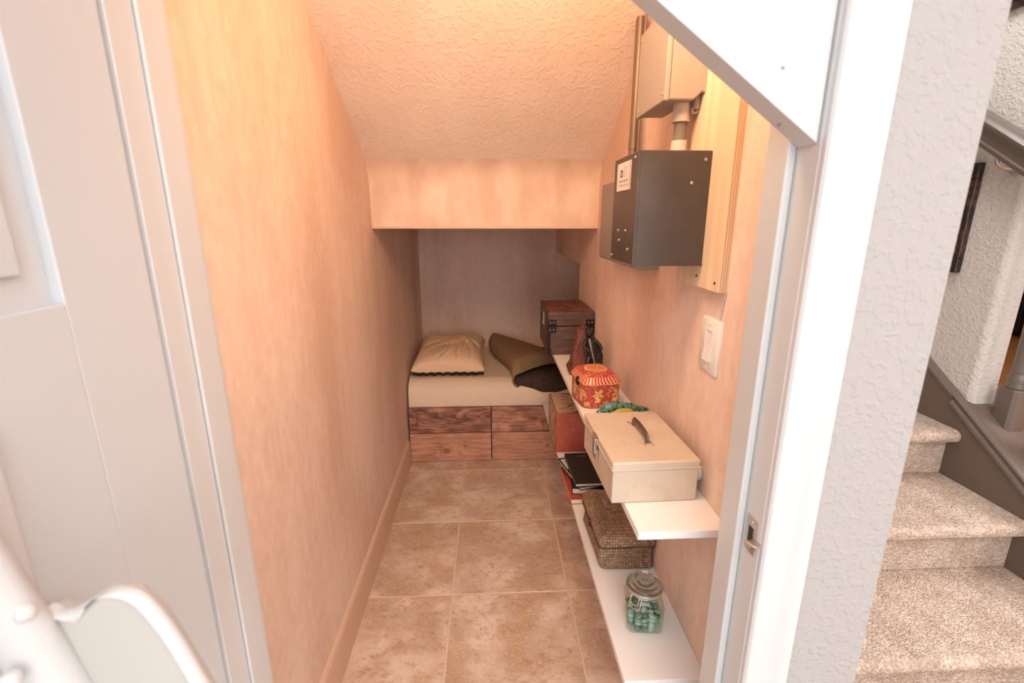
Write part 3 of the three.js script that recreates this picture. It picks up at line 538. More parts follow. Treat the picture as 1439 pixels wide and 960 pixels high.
{ // wooden chest at the end of the upper shelf
  const t = thing('wooden_chest', 'dark wooden chest with metal corners and faded red lid on the upper shelf', 'chest', [0.351, hU, -2.15]);
  const w = 0.1, d = 0.155;
  mesh('body', span(-w, w, 0.0005, 0.128, -d, d, 0.003), M.chest, t);
  const lid = mesh('lid', span(-w - 0.001, w + 0.001, 0.1305, 0.192, -d - 0.001, d + 0.001, 0.005), M.chest, t);
  mesh('lid_print', span(-w + 0.006, w - 0.006, 0.1915, 0.1928, -d + 0.03, d - 0.012, 0.0004), std({ map: tex(256, 256, 0.2, 0.3, (u, v) => mix3([84, 60, 52], [136, 80, 68], smooth(0.38, 0.58, fbm(u, v, 7, 20, 3, 861)))), roughness: 0.6 }), lid);
  for (const x of [-w, w]) { // corner straps on the front face and along the edges
    mesh('corner_strap', merge(span(x - Math.sign(x) * 0.016, x + Math.sign(x) * 0.0015, 0.002, 0.03, d - 0.002, d + 0.0018, 0.0006), span(x - Math.sign(x) * 0.012, x + Math.sign(x) * 0.0015, 0.03, 0.126, d - 0.004, d + 0.0012, 0.0006)), M.iron, t);
    const m = mesh('corner_plate', span(x - Math.sign(x) * 0.036, x + Math.sign(x) * 0.0022, 0.132, 0.160, d - 0.002, d + 0.0026, 0.0008), M.iron, lid);
    for (const k of [0.009, 0.024]) mesh('rivet', ball(0.0032, x - Math.sign(x) * k, 0.146, d + 0.0028, 8, 6), M.steel, m);
    const n = mesh('corner_plate', span(x - Math.sign(x) * 0.036, x + Math.sign(x) * 0.0022, 0.100, 0.127, d - 0.002, d + 0.0022, 0.0008), M.iron, t);
    for (const k of [0.009, 0.024]) mesh('rivet', ball(0.0032, x - Math.sign(x) * k, 0.115, d + 0.0024, 8, 6), M.steel, n);
  }
  for (const z of [-d + 0.02, d - 0.02]) mesh('side_strap', span(-w - 0.0022, -w + 0.001, 0.002, 0.188, z - 0.009, z + 0.009, 0.0006), M.iron, t);
  mesh('hasp', merge(span(-w - 0.005, -w, 0.105, 0.165, -0.012, 0.012, 0.001), ball(0.006, -w - 0.004, 0.118, 0)), M.brass, t);
}

// ------------------------------------------------------------------ lower shelf
{ // red fronted keepsake box
  const t = thing('keepsake_box', 'red fronted box with tan script-printed sides on the lower shelf', 'box', [0.343, hL, -1.935]);
  const w = 0.072, d = 0.125, h = 0.176;
  const script = (sw, sh, seed) => { const R = rng(seed); return canvasTex(sw, sh, (g) => { g.fillStyle = '#c2a482'; g.fillRect(0, 0, sw, sh); for (let i = 0; i < 240; i++) { g.fillStyle = ['rgba(140,108,78,.35)', 'rgba(206,176,140,.35)'][i % 2]; g.fillRect(R() * sw, R() * sh, 14 * R(), 5 * R()); } g.strokeStyle = '#4a3226'; for (let i = 0; i < 44; i++) { const x = R() * sw, y = R() * sh, l = 16 + 40 * R(); g.lineWidth = 3 + 11 * R() * R(); g.beginPath(); g.moveTo(x, y); g.bezierCurveTo(x + l * 0.3, y - 7 * R(), x + l * 0.6, y + 7 * R(), x + l, y - 6 * R()); g.stroke(); } g.fillStyle = '#6e4a36'; g.fillRect(0, 0, sw, 5); g.fillRect(0, sh - 5, sw, 5); g.fillRect(0, 0, 5, sh); g.fillRect(sw - 5, 0, 5, sh); }); };
  const tan = std({ color: 0xb08c68, roughness: 0.8 });
  mesh('body', span(-w, w, 0.0005, h - 0.003, -d, d - 0.012, 0.002), tan, t);
  const plane = (pw, ph, seed) => new THREE.Mesh(new THREE.BoxGeometry(pw, 0.0012, ph), std({ map: script(200, Math.round(200 * ph / pw), seed), roughness: 0.8 }));
  const top = plane(2 * w - 0.004, 2 * d - 0.016, 871); top.name = 'printed_top'; top.position.set(0, h - 0.0025, -0.006); t.add(top);
  const side = plane(h - 0.006, 2 * d - 0.016, 877); side.name = 'printed_side'; side.rotation.z = Math.PI / 2; side.position.set(-w - 0.0003, h / 2, -0.006); t.add(side);
  const redTex = std({ map: tex(256, 256, 0.15, 0.18, (u, v) => mix3(mix3([156, 72, 58], [172, 86, 70], fbm(u, v, 6, 5, 3, 881)), [206, 138, 112], 0.7 * smooth(0.80, 0.86, fbm(u, v, 5, 40, 2, 887)))), roughness: 0.5 });
  mesh('front_panel', loft([[0, w + 0.001, h / 2, 0.012], [0.008, w + 0.001, h / 2, 0.012], [0.0125, w - 0.003, h / 2 - 0.004, 0.01]], { n: 40 }).rotateX(Math.PI / 2).translate(0, h / 2 + 0.0005, d - 0.0125), redTex, t);
}
{ // books
  function book(name, label, w, h, d, cover, pos, turn, spine = 1) {
    const t = thing(name, label, 'book', pos, 'books stacked on the lower shelf'); t.rotation.y = turn;
    const c = 0.0018;
    mesh('cover', merge(span(-w, w, 0, c, -d, d, 0.0006), span(-w, w, h - c, h, -d, d, 0.0006), span(spine * w - (spine > 0 ? 0.0022 : 0), spine * w + (spine > 0 ? 0 : 0.0022), 0, h, -d, d, 0.0008)), cover, t);
    mesh('pages', span(-w + 0.003, w - 0.003, c, h - c, -d + 0.003, d - 0.003), M.paper, t);
    return t;
  }
  let y = hL;
  const red = std({ color: 0xa8462f, roughness: 0.5 }), navy = std({ color: 0x23262e, roughness: 0.4 }), grey = std({ color: 0x1c1b1d, roughness: 0.35 }), blk = std({ map: tex(128, 128, 0.1, 0.1, (u, v) => mix3([30, 25, 22], [42, 36, 32], fbm(u, v, 30, 30, 2, 901))), roughness: 0.5 });
  book('book', 'red covered book at the bottom of the book stack on the lower shelf', 0.072, 0.020, 0.112, red, [0.342, y, -1.548], 0.02); y += 0.0205;
  book('book', 'thick dark book with white page edges, directly on the red book', 0.060, 0.022, 0.105, navy, [0.352, y, -1.566], -0.10); y += 0.0225;
  const b3 = book('book', 'dark paperback with a white cover stripe under the black notebook', 0.066, 0.012, 0.108, grey, [0.346, y, -1.572], 0.24);
  mesh('cover_stripe', span(-0.060, -0.046, 0.0118, 0.0124, -0.095, -0.02, 0.0002), std({ color: 0xb9c0c4, roughness: 0.4 }), b3);
  mesh('cover_stripe', span(-0.044, -0.020, 0.0118, 0.0124, -0.098, -0.082, 0.0002), std({ color: 0xb9c0c4, roughness: 0.4 }), b3); y += 0.0125;
  const b4 = book('notebook', 'plain black notebook on top of the book stack', 0.057, 0.013, 0.111, blk, [0.344, y, -1.566], 0.03);
  mesh('title_stamp', span(-0.012, 0.022, 0.0128, 0.0133, -0.088, -0.082, 0.0001), std({ color: 0x6a6058, roughness: 0.5 }), b4);
}
{ // lidded wicker basket
  const t = thing('wicker_basket', 'dark woven wicker basket with a lid on the lower shelf', 'basket', [0.3745, hL, -1.232]);
  const a = 0.076, b = 0.118, sag = (q) => [q[0] + 0.003 * Math.sin(q[1] * 70 + q[2] * 12), q[1] + (q[1] > 0.1 ? 0.004 * Math.sin(q[0] * 40) * Math.sin(q[2] * 22 + 1) : 0), q[2] + 0.003 * Math.sin(q[1] * 60 + q[0] * 18)];
  mesh('body', loft([[0.001, a - 0.005, b - 0.005, 0.012], [0.006, a, b, 0.014], [0.04, a + 0.001, b + 0.001, 0.014], [0.074, a, b, 0.014]], { n: 56, wobble: sag }), M.wickerMap, t);
  const lid = mesh('lid', loft([[0.074, a - 0.001, b - 0.001, 0.014], [0.076, a + 0.004, b + 0.004, 0.016], [0.098, a + 0.004, b + 0.004, 0.016], [0.106, a - 0.002, b - 0.002, 0.014], [0.109, a - 0.012, b - 0.012, 0.012], [0.112, a * 0.5, b * 0.5, 0.01]], { n: 56, wobble: sag, crease: 1 }), M.wickerMap, t);
  mesh('rim_cord', merge([0.0755].map((y) => sweep([...ringPts(a + 0.004, b + 0.004, 0.016, 32), ringPts(a + 0.004, b + 0.004, 0.016, 32)[0]].map(([x, z]) => sag([x, y, z])), [0.003], 7, 2))), M.chest, lid);
  mesh('clasp_loop', sweep([[-a - 0.004, 0.092, 0.008], [-a - 0.010, 0.080, 0.010], [-a - 0.008, 0.064, 0.004], [-a - 0.004, 0.070, -0.004], [-a - 0.005, 0.090, -0.006]], [0.0026], 7, 5), M.chest, t);
}
// clip-top glass jar with glass pebbles
const jarAt = [0.3655, hL, -0.942];
{
  const t = thing('clip_top_jar', 'square clip-top glass storage jar half full of green glass pebbles', 'jar', jarAt);
  t.rotation.y = -0.12;
  const glass = phys({ color: 0xf2f8f5, roughness: 0.03, transmission: 1, thickness: 0, ior: 1.5 });
  const a = 0.0435;
  mesh('body', loft([[0.0006, a - 0.006, a - 0.006, 0.012], [0.004, a - 0.0015, a - 0.0015, 0.014], [0.010, a, a, 0.015], [0.070, a, a, 0.016], [0.080, a - 0.002, a - 0.002, 0.022], [0.087, a - 0.006, a - 0.006, 0.034], [0.091, 0.0365, 0.0365, 0.0365], [0.099, 0.0365, 0.0365, 0.0365]], { n: 64, top: false, crease: 1 }), glass, t);
  mesh('gasket', lathe([[0.0345, 0.0985], [0.0405, 0.0985], [0.0412, 0.0998], [0.0405, 0.1012], [0.0345, 0.1012]], 40), std({ color: 0xd8d2c8, roughness: 0.5 }), t);
  const lidGlass = phys({ color: 0xf6faf8, roughness: 0.03, transmission: 1, thickness: 0.006, ior: 1.5 });
  const lid = mesh('lid', lathe([[0.0001, 0.1095], [0.030, 0.1065], [0.0335, 0.1016], [0.0405, 0.1014], [0.0415, 0.103], [0.0415, 0.108], [0.0400, 0.112], [0.0370, 0.114], [0.0345, 0.1125], [0.0325, 0.1125], [0.0305, 0.115], [0.0255, 0.118], [0.0225, 0.1165], [0.0205, 0.1165], [0.0185, 0.119], [0.010, 0.121], [0.0001, 0.1215]], 48), lidGlass, t);
  const ring = (r, y, w) => new THREE.TorusGeometry(r, w, 8, 48).rotateX(Math.PI / 2).translate(0, y, 0);
  mesh('neck_wire', ring(0.0378, 0.0935, 0.0012), M.steel, t);
  mesh('lid_wire', ring(0.0425, 0.1055, 0.0012), M.steel, lid);
  const s = -0.65; // direction of the latch
  const clip = new THREE.Group();
  const lt = mesh('latch', merge(
    sweep([[-0.012, 0.0935, 0.038], [-0.013, 0.088, 0.044], [-0.012, 0.074, 0.049], [0, 0.070, 0.050], [0.012, 0.074, 0.049], [0.013, 0.088, 0.044], [0.012, 0.0935, 0.038]], [0.0013], 7, 5),
    sweep([[-0.009, 0.1055, 0.0425], [-0.010, 0.098, 0.048], [-0.008, 0.084, 0.050], [0, 0.081, 0.051], [0.008, 0.084, 0.050], [0.010, 0.098, 0.048], [0.009, 0.1055, 0.0425]], [0.0013], 7, 5)), M.steel, t);
  lt.rotation.y = s;
  const hg = mesh('hinge', merge(sweep([[-0.010, 0.0935, -0.038], [-0.010, 0.100, -0.047], [-0.010, 0.1055, -0.0425]], [0.0013], 7, 5), sweep([[0.010, 0.0935, -0.038], [0.010, 0.100, -0.047], [0.010, 0.1055, -0.0425]], [0.0013], 7, 5)), M.steel, t);
  hg.rotation.y = s;
}
{ // green glass pebbles in the jar, each one a thing
  const R = rng(4242), gm = [0x6a8f74, 0x8fb09a, 0x4f7660, 0xb4ccba].map((c) => phys({ color: c, roughness: 0.12, transmission: 0.25, thickness: 0.004, clearcoat: 0.5 }));
  const geo = [0, 1, 2].map((k) => displace(new THREE.SphereGeometry(0.0088, 14, 10).scale(1 + 0.12 * k, 0.60, 0.92), 0.0012, 90, 21 + k));
  const first = mesh('glass_pebble', geo[0], gm[0]); scene.remove(first); counts.set('glass_pebble', 0);
  const put = (x, y, z) => {
    const p = first.clone(); p.name = numbered('glass_pebble'); p.geometry = geo[Math.floor(R() * 3)]; p.material = gm[Math.floor(R() * 4)];
    const c = Math.cos(-0.12), s = Math.sin(-0.12);
    p.position.set(jarAt[0] + x * c + z * s, hL + y, jarAt[2] - x * s + z * c); p.rotation.set((R() - 0.5) * 1.1, R() * 6, (R() - 0.5) * 1.1);
    p.userData = { label: 'smooth green glass pebble inside the clip-top jar', category: 'glass pebble', group: 'green glass pebbles in the jar' }; scene.add(p);
  };
  const n = 5, step = 0.0158;
  for (let l = 0; l < 4; l++) for (let i = 0; i < n; i++) for (let j = 0; j < n; j++) {
    const edge = i === 0 || j === 0 || i === n - 1 || j === n - 1; if (!edge && l < 3) continue;
    if ((i % 4 === 0) && (j % 4 === 0)) continue;
    put((i - 2) * step * 0.97 + (R() - 0.5) * 0.002, 0.0095 + l * 0.0112 + (R() - 0.5) * 0.002, (j - 2) * step * 0.97 + (R() - 0.5) * 0.002);
  }
}

// ------------------------------------------------------------------ fittings on the right wall
tag(mesh('plywood_board', span(0.4395, XR, 1.246, 2.2, -1.085, -0.888, 0.001), M.plywood), 'tall bare plywood board screwed to the wall behind the dark metal box', 'plywood board');
{
  const b = scene.getObjectByName('plywood_board'); b.geometry = uvBox(b.geometry);
  for (const [y, z] of [[1.263, -0.905], [1.268, -0.99], [1.75, -0.905]]) screw(b, M.iron, [0.4393, y, z], [-1, 0, 0]);
  mesh('edge_ply', merge([0.4435, 0.4485, 0.453].map((x) => span(x - 0.0008, x + 0.0008, 1.247, 2.199, -0.8885, -0.8876))), std({ color: 0xc09c78, roughness: 0.8 }), b);
}
{ // dark metal box
  const t = thing('control_box', 'dark brown metal control box with a white sticker on the wall', 'control box', [0.366, 1.292, -1.06]);
  const w = 0.073, h = 0.223, d = 0.091;
  mesh('housing', span(-w, w, 0, h, -d, d, 0.0025), M.darkMetal, t);
  mesh('cover_flange', merge(span(-w - 0.0014, -w + 0.004, 0, h, d - 0.004, d + 0.0014, 0.0008), span(-w, w, -0.0012, 0.003, d - 0.004, d + 0.0014, 0.0006)), M.darkMetal, t);
  const st = mesh('sticker', span(-w - 0.0006, -w + 0.0002, 0.152, 0.210, -0.066, 0.042), std({ color: 0xd9cfcb, roughness: 0.5 }), t);
  st.geometry = new THREE.BoxGeometry(0.0008, 0.058, 0.105).translate(-w - 0.0003, 0.182, -0.010);
  st.material = std({ roughness: 0.5, map: canvasTex(210, 116, (g) => { g.fillStyle = '#ddd2ce'; g.fillRect(0, 0, 210, 116); g.fillStyle = '#3d3533'; g.fillRect(52, 30, 38, 30); g.fillStyle = '#b9aaa6'; g.fillRect(60, 38, 20, 14); g.fillStyle = '#8d807c'; for (let i = 0; i < 6; i++) g.fillRect(100, 22 + i * 7, 60 - 9 * (i % 3), 2); for (let i = 0; i < 4; i++) for (let j = 0; j < 2; j++) { g.fillStyle = j ? '#a3958f' : '#7d706c'; g.fillRect(40 + i * 36, 72 + j * 18, 24, 9); } g.fillStyle = '#c9a9a6'; g.fillRect(184, 0, 26, 116); }) });
  for (const [y, z] of [[0.068, -0.030], [0.068, 0.028], [0.030, 0.050], [0.010, -0.078], [0.212, 0.070], [0.046, -0.022]]) screw(t, M.steel, [-w - 0.0012, y, z], [-1, 0, 0]);
  for (const [x, y] of [[0.060, 0.206], [0.036, 0.162]]) screw(t, M.steel, [x, y, d + 0.0004], [0, 0, 1]);
}
{ // flat grey panel behind
  const t = thing('electrical_panel', 'flat light grey electrical panel on the wall behind the dark metal box', 'electrical panel', [0.4285, 1.25, -1.50]);
  mesh('housing', span(-0.0285, 0.0285, 0, 0.25, -0.23, 0.23, 0.003), M.greyMetal, t);
  mesh('door', span(-0.0315, -0.028, 0.006, 0.244, -0.224, 0.224, 0.0015), M.greyMetal, t);
  for (const y of [0.012, 0.238]) screw(t, M.steel, [-0.0318, y, -0.216], [-1, 0, 0]);
}
{ // copper-brown pipe down to the panel
  const t = thing('conduit_pipe', 'tall brownish metal pipe rising from the grey electrical panel', 'pipe', [0.431, 1.5, -1.492]);
  mesh('pipe', cyl(0.0125, 0.432, 20).translate(0, 0.216, 0), M.copper, t);
  mesh('coupling', cyl(0.0142, 0.03, 20).translate(0, 0.10, 0), M.copper, t);
  mesh('lock_nut', cyl(0.019, 0.007, 6).translate(0, 0.0035, 0), M.steel, t);
  const thin = mesh('thin_line', cyl(0.004, 0.43, 10).translate(0.008, 0.216, 0.021), M.copper, t);
}
{ // grey junction box with a conduit below
  const t = thing('junction_box', 'grey-beige plastic junction box with a screwed cover above the dark metal box', 'junction box', [0.4005, 1.619, -1.125]);
  const w = 0.0385, d = 0.094, h = 0.172;
  mesh('housing', prismZ([[-w + 0.004, 0], [w - 0.022, 0], [w, 0.020], [w, h], [-w + 0.004, h]], -d + 0.002, d - 0.002, 0.003), M.greyPvc, t);
  mesh('rear_flange', span(w - 0.004, w, 0.014, h, -d, d, 0.001), M.greyPvc, t);
  const c = mesh('cover', span(-w - 0.007, -w + 0.004, -0.003, h + 0.003, -d - 0.001, d + 0.001, 0.0035), M.greyPvc, t);
  for (const y of [0.012, h - 0.012]) for (const z of [-d + 0.012, d - 0.012]) screw(c, M.steel, [-w - 0.0072, y, z], [-1, 0, 0]);
  mesh('mounting_ear', merge(span(0.026, w, -0.014, 0.018, d - 0.035, d - 0.018, 0.004), new THREE.TorusGeometry(0.006, 0.003, 8, 16).translate(w - 0.008, -0.014, d - 0.026)), M.greyPvc, t);
  const p = thing('conduit', 'short grey plastic conduit joining the junction box to the dark metal box', 'conduit', [0.410, 1.515, -1.075]);
  mesh('pipe', cyl(0.0135, 0.104, 24).translate(0, 0.052, 0), M.pvcDark, p);
  mesh('upper_collar', merge(cyl(0.0175, 0.034, 24).translate(0, 0.087, 0), cyl(0.0188, 0.004, 24).translate(0, 0.071, 0)), M.pvcLight, p);
  mesh('lower_collar', cyl(0.0168, 0.032, 24).translate(0, 0.016, 0), M.pvcLight, p);
}
{ // light switch
  const t = thing('light_switch', 'white rocker light switch on the peach closet wall', 'light switch', [XR, 1.131, -0.9275]);
  mesh('plate', loft([[0, 0.0575, 0.0415, 0.004], [0.003, 0.0575, 0.0415, 0.004], [0.0058, 0.0535, 0.0375, 0.003]], { n: 32 }).rotateZ(Math.PI / 2), M.switchPlate, t);
  mesh('frame', extrude([[-0.0165, -0.0335], [0.0165, -0.0335], [0.0165, 0.0335], [-0.0165, 0.0335]], 0.002, 0, [[[-0.0148, -0.0315], [0.0148, -0.0315], [0.0148, 0.0315], [-0.0148, 0.0315]]]).rotateY(-Math.PI / 2).translate(-0.0052, 0, 0), M.switchPlate, t);
  mesh('rocker', prismZ([[-0.005, -0.0312], [-0.0115, -0.0312], [-0.0072, 0.0], [-0.0055, 0.0312], [-0.005, 0.0312]].map(([a, b]) => [a, b]), -0.0145, 0.0145, 0.0005), M.switchPlate, t);
  for (const y of [-0.0465, 0.0465]) screw(t, M.switchPlate, [-0.0058, y, 0], [-1, 0, 0]);
}
tag(mesh('wire', sweep([[XR - 0.003, 1.250, -0.884], [XR - 0.003, 1.215, -0.893], [XR - 0.003, 1.188, -0.897]], [0.0012], 6, 6), M.white), 'thin white wire running from the plywood board down to the light switch', 'wire');

// ------------------------------------------------------------------ staircase and stairwell
const XS = 1.575, run = 0.26, rise = 0.1735, zR = -0.642;      // first riser at zR
{
  const t = thing('staircase', 'beige carpeted staircase beside the off-white wall', 'staircase', [0, 0, 0]);
  for (let k = 0; k < 6; k++) {
    const z = zR - k * run, y = (k + 1) * rise, r = 0.022, prof = [[z - 0.004, k * rise + 0.002], [z - 0.004, y - 0.05], [z + 0.012, y - 0.046]];
    for (let i = 0; i <= 10; i++) { const a = -Math.PI / 2 + i / 10 * Math.PI; prof.push([z + 0.018 + r * Math.cos(a), y - r + r * Math.sin(a)]); }
    prof.push([z - run + (k < 5 ? -0.01 : 0), y], [z - run + (k < 5 ? -0.01 : 0), k * rise + 0.002]);
    let g = prismX(prof, 0.601, XS - 0.001 - 0.012 * 0);
    mesh('carpeted_step', toCreasedNormals(g, 0.6), M.carpet, t);
  }
  mesh('landing', span(0.601, XS - 0.001, HN + 0.031, 7 * rise, ZB + 0.01, zR - 6 * run, 0.01), M.carpet, t);
}
const capY = (z) => 0.815 + 0.65 * (-1.449 - z);
{
  const pts = [[-2.5, 0], [-0.55, 0], [-0.55, capY(-0.55) - 0.02], [-2.2, capY(-2.2) - 0.02], [-2.5, capY(-2.2) - 0.02]];
  const g = setting('trim_8', 'dark taupe painted skirt board along the carpeted stairs', 'skirt board');
  mesh('board', prismX(pts, XS, 1.598, 0.001), M.taupe, g);
  const along = (z0, z1, prof) => { // prof as (x, y above the slope), run along the slope
    const a = [], n = prof.length; const pos = [], idx = [];
    for (const z of [z0, z1]) for (const [x, y] of prof) pos.push(x, capY(z) + y, z);
    for (let i = 0; i < n; i++) { const j = (i + 1) % n; idx.push(i, j, n + i, j, n + j, n + i); }
    for (let i = 1; i < n - 1; i++) { idx.push(0, i + 1, i, n, n + i, n + i + 1); }
    const b = new THREE.BufferGeometry(); b.setAttribute('position', new THREE.Float32BufferAttribute(pos, 3)); b.setIndex(idx);
    return uvBox(toCreasedNormals(b, 0.5));
  };
  mesh('cap_moulding', along(-1.44, -0.5, [[1.598, -0.045], [1.570, -0.045], [1.566, -0.038], [1.566, -0.028], [1.570, -0.022], [1.574, -0.018], [1.574, -0.013], [1.568, -0.008], [1.566, -0.001], [1.569, 0.004], [1.576, 0.005], [1.598, 0.001]]), M.taupeRail, g);
  mesh('thin_cap', along(-2.2, -1.44, [[1.599, -0.022], [1.572, -0.022], [1.571, -0.010], [1.575, -0.004], [1.599, 0.0]]), M.taupeRail, g);
  const k = setting('wall_knee', 'low stair wall with a sloping taupe cap under the balusters', 'wall');
  mesh('knee_wall', prismX([[-1.40, -0.05], [-0.50, -0.05], [-0.50, capY(-0.50) - 0.035], [-1.40, capY(-1.40) - 0.035]], 1.60, 1.74), M.stairWall, k);
  mesh('sloping_cap', along(-1.46, -0.48, [[1.5985, -0.034], [1.5985, -0.002], [1.605, 0], [1.755, 0], [1.765, -0.008], [1.765, -0.034]].reverse()), M.taupe, k);
}
// balusters
{
  const proto = thing('baluster', 'turned taupe baluster with an octagonal foot, next to the stairwell wall end', 'baluster', [1.672, 0, -1.345], 'balusters on the sloping stair cap');
  mesh('foot', prismY([[-0.031, -0.022], [-0.022, -0.031], [0.022, -0.031], [0.031, -0.022], [0.031, 0.022], [0.022, 0.031], [-0.022, 0.031], [-0.031, 0.022]], -0.03, 0.118, 0.004), M.taupeRail, proto);
  mesh('shaft', lathe([[0.0001, 0.114], [0.024, 0.116], [0.029, 0.122], [0.024, 0.130], [0.026, 0.140], [0.026, 0.158], [0.021, 0.164], [0.0215, 0.172], [0.025, 0.178], [0.021, 0.186], [0.022, 0.45], [0.016, 0.80], [0.0001, 0.80]], 20), M.taupeRail, proto);
  proto.position.y = capY(-1.345) - 0.002;
  for (const z of [-1.205]) { const c = proto.clone(); c.name = numbered('baluster'); c.userData = { ...proto.userData, label: 'turned taupe baluster lower on the sloping cap, second from the stairwell wall end' }; c.position.set(1.672, capY(z) - 0.002, z); scene.add(c); }
}
{ // sloping rail over the balusters
  const z0 = -1.404, z1 = -1.09, t = thing('stair_rail', 'sloping taupe rail resting on the balusters beside the stairwell wall end', 'stair rail', [1.672, 0, 0]);
  const prof = [[-0.026, -0.02], [0.026, -0.02], [0.03, 0.0], [0.024, 0.022], [0, 0.03], [-0.024, 0.022], [-0.03, 0.0]], n = prof.length, pos = [], idx = [];
  for (const z of [z0, z1]) for (const [x, y] of prof) pos.push(x, capY(z) + 0.828 + y, z);
  for (let i = 0; i < n; i++) { const j = (i + 1) % n; idx.push(i, j, n + i, j, n + j, n + i); }
  for (let i = 1; i < n - 1; i++) idx.push(0, i + 1, i, n, n + i, n + i + 1);
  const g = new THREE.BufferGeometry(); g.setAttribute('position', new THREE.Float32BufferAttribute(pos, 3)); g.setIndex(idx);
  mesh('rail', uvBox(toCreasedNormals(g, 0.7)), M.taupeRail, t);
  mesh('wall_rosette', cyl(0.045, 0.012, 20).rotateX(Math.PI / 2).translate(-0.02, capY(z0) + 0.828, z0 + 0.004), M.taupeRail, t);
}
{ // handrail on the stairwell wall
  const t = thing('handrail', 'brown-grey wooden handrail on brackets above the framed picture', 'handrail', [0, 0, 0]);
  const railY = (z) => 1.672 + 0.67 * (-1.52 - z), z0 = -2.3, z1 = -1.20;
  const prof = [[-0.018, -0.052], [0.018, -0.052], [0.022, -0.046], [0.022, -0.038], [0.016, -0.034], [0.020, -0.004], [0.030, 0.010], [0.031, 0.024], [0.022, 0.036], [0, 0.041], [-0.022, 0.036], [-0.031, 0.024], [-0.030, 0.010], [-0.020, -0.004], [-0.016, -0.034], [-0.022, -0.038], [-0.022, -0.046]];
  const pos = [], idx = [], n = prof.length;
  for (const z of [z0, z1]) for (const [x, y] of prof) pos.push(1.53 + x, railY(z) + y, z);
  for (let i = 0; i < n; i++) { const j = (i + 1) % n; idx.push(i, j, n + i, j, n + j, n + i); }
  const c0 = pos.length / 3; pos.push(1.53, railY(z0), z0, 1.53, railY(z1), z1);
  for (let i = 0; i < n; i++) { const j = (i + 1) % n; idx.push(c0, j, i, c0 + 1, n + i, n + j); }
  const b = new THREE.BufferGeometry(); b.setAttribute('position', new THREE.Float32BufferAttribute(pos, 3)); b.setIndex(idx);
  mesh('rail', uvBox(toCreasedNormals(b, 0.7)), M.taupeRail, t);
  for (const z of [-1.445, -2.15]) mesh('bracket', merge(sweep([[1.53, railY(z) - 0.052, z], [1.532, railY(z) - 0.072, z], [1.555, railY(z) - 0.088, z], [1.599, railY(z) - 0.092, z]], [0.006, 0.005, 0.005, 0.007], 8, 5), cyl(0.018, 0.006, 16).rotateZ(Math.PI / 2).translate(1.597, railY(z) - 0.092, z)), M.steel, t);
}
function framed(name, label, y0, y1, zn, zf, art, seed) {
  const t = thing(name, label, 'picture', [1.60, y0, zn]), W = Math.abs(zf - zn), H = y1 - y0, f = 0.048;
  const wood = std({ map: tex(128, 128, 0.06, 0.3, (u, v) => mix3([38, 27, 22], [88, 58, 46], smooth(0.45, 0.75, fbm(u, v, 3, 12, 3, seed)))), roughness: 0.4 });
  const bar = (a, b, c, d) => merge(span(-0.022, -0.001, a, b, c, d, 0.004), span(-0.027, -0.020, lerp(a, b, 0.5) - Math.min(b - a, 0.014) / 2 - (b - a > 0.06 ? (b - a) / 2 - 0.012 : 0), lerp(a, b, 0.5) + Math.min(b - a, 0.014) / 2 + (b - a > 0.06 ? (b - a) / 2 - 0.012 : 0), d - c > 0.06 ? c + 0.012 : (c + d) / 2 - 0.007, d - c > 0.06 ? d - 0.012 : (c + d) / 2 + 0.007, 0.003));
  mesh('frame_bar', bar(0, f, -W, 0), wood, t); mesh('frame_bar', bar(H - f, H, -W, 0), wood, t);
  mesh('frame_bar', bar(f, H - f, -f, 0), wood, t); mesh('frame_bar', bar(f, H - f, -W, -W + f), wood, t);
  mesh('print', span(-0.010, -0.001, f - 0.004, H - f + 0.004, -W + f - 0.004, -f + 0.004), std({ map: art, roughness: 0.4 }), t);
}
const murk = (seed) => tex(128, 128, 0.3, 0.3, (u, v) => mix3([20, 17, 16], [92, 86, 84], smooth(0.5, 0.8, fbm(u, v, 10, 14, 3, seed))));
framed('framed_picture', 'dark brown framed picture on the stairwell wall below the handrail', 1.208, 1.562, -1.542, -2.0, murk(951), 953);
framed('framed_picture', 'dark framed picture hanging high above the handrail', 2.0, 2.4, -1.44, -1.9, murk(961), 963);
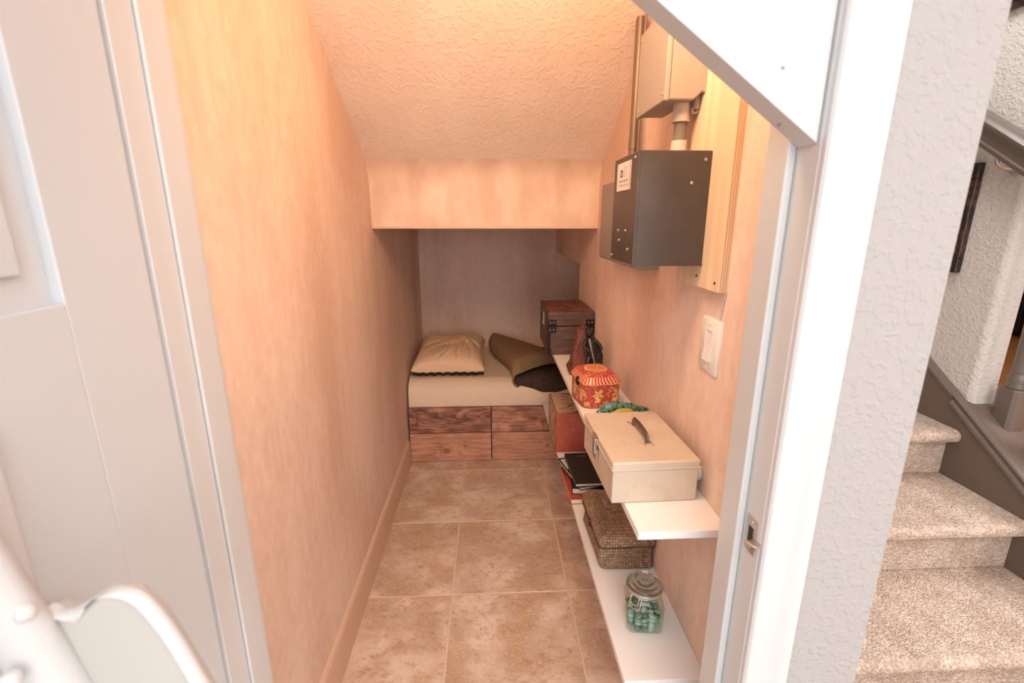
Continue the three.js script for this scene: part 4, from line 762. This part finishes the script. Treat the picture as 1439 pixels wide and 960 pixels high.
{ // dark cabinet in the next room
  const t = thing('cabinet', 'black cabinet standing far off in the next room', 'cabinet', [6.6, 0, -5.2]);
  mesh('body', span(-0.3, 0.3, 0.06, 0.95, -0.6, 0.6, 0.01), M.black, t);
  for (const z of [-0.3, 0.3]) { const d = mesh('door', span(-0.318, -0.30, 0.08, 0.93, z - 0.29, z + 0.29, 0.006), M.black, t); mesh('knob', ball(0.016, -0.33, 0.55, z - Math.sign(z) * 0.24), M.brass, d); }
  for (const [x, z] of [[-0.26, -0.55], [0.26, -0.55], [-0.26, 0.55], [0.26, 0.55]]) mesh('foot', cyl(0.025, 0.06, 12).translate(x, 0.03, z), M.black, t);
}

// ------------------------------------------------------------------ white carved bracket on the open door
{
  const t = thing('carved_bracket', 'white carved scroll bracket fixed to the open door', 'carved bracket', [-0.4065, 1.0, -0.345]);
  const W = M.white, dim = std({ color: 0xb9b4ae, roughness: 0.6 });
  mesh('back_strip', sweep([[0.012, 0.22, 0.03], [0.016, 0.12, 0.02], [0.026, 0.04, 0.012], [0.038, -0.04, 0.008], [0.052, -0.16, 0.004]], [0.018, 0.022, 0.023, 0.026, 0.030], 12, 6, 0.8), W, t);
  mesh('fixing_plate', span(0, 0.012, -0.16, 0.22, -0.02, 0.045, 0.004), W, t);
  mesh('scroll_leaf', extrude([[0.004, 0.055], [0.034, 0.066], [0.056, 0.062], [0.080, 0.082], [0.104, 0.080], [0.122, 0.052], [0.143, -0.014], [0.158, -0.07], [0.160, -0.15], [0.004, -0.15]], 0.012, 0.004).translate(0, 0, -0.012), dim, t);
  mesh('scroll_edge', sweep([[0.004, 0.056, 0], [0.034, 0.066, 0], [0.056, 0.062, 0], [0.080, 0.082, 0], [0.104, 0.080, 0], [0.122, 0.052, 0], [0.143, -0.014, 0], [0.158, -0.07, 0], [0.160, -0.15, 0]], [0.007], 10, 6), W, t);
  mesh('curl', merge(sweep([[0.060, -0.14, 0.02], [0.064, -0.07, 0.022], [0.086, -0.030, 0.024], [0.112, -0.040, 0.024], [0.118, -0.072, 0.022], [0.098, -0.084, 0.02], [0.090, -0.066, 0.02]], [0.024, 0.026, 0.026, 0.024, 0.020, 0.016, 0.010], 14, 6)), W, t);
  for (const [x, y, z] of [[0.040, 0.086, 0.022], [0.026, 0.125, 0.036], [0.034, 0.040, 0.040]]) mesh('bead', ball(0.0075, x, y, z, 16, 12), W, t);
  mesh('bolt_head', cyl(0.009, 0.012, 16).rotateZ(Math.PI / 2).translate(0.026, 0.195, 0.062), M.iron, t);
}

renderer.render(scene, camera);
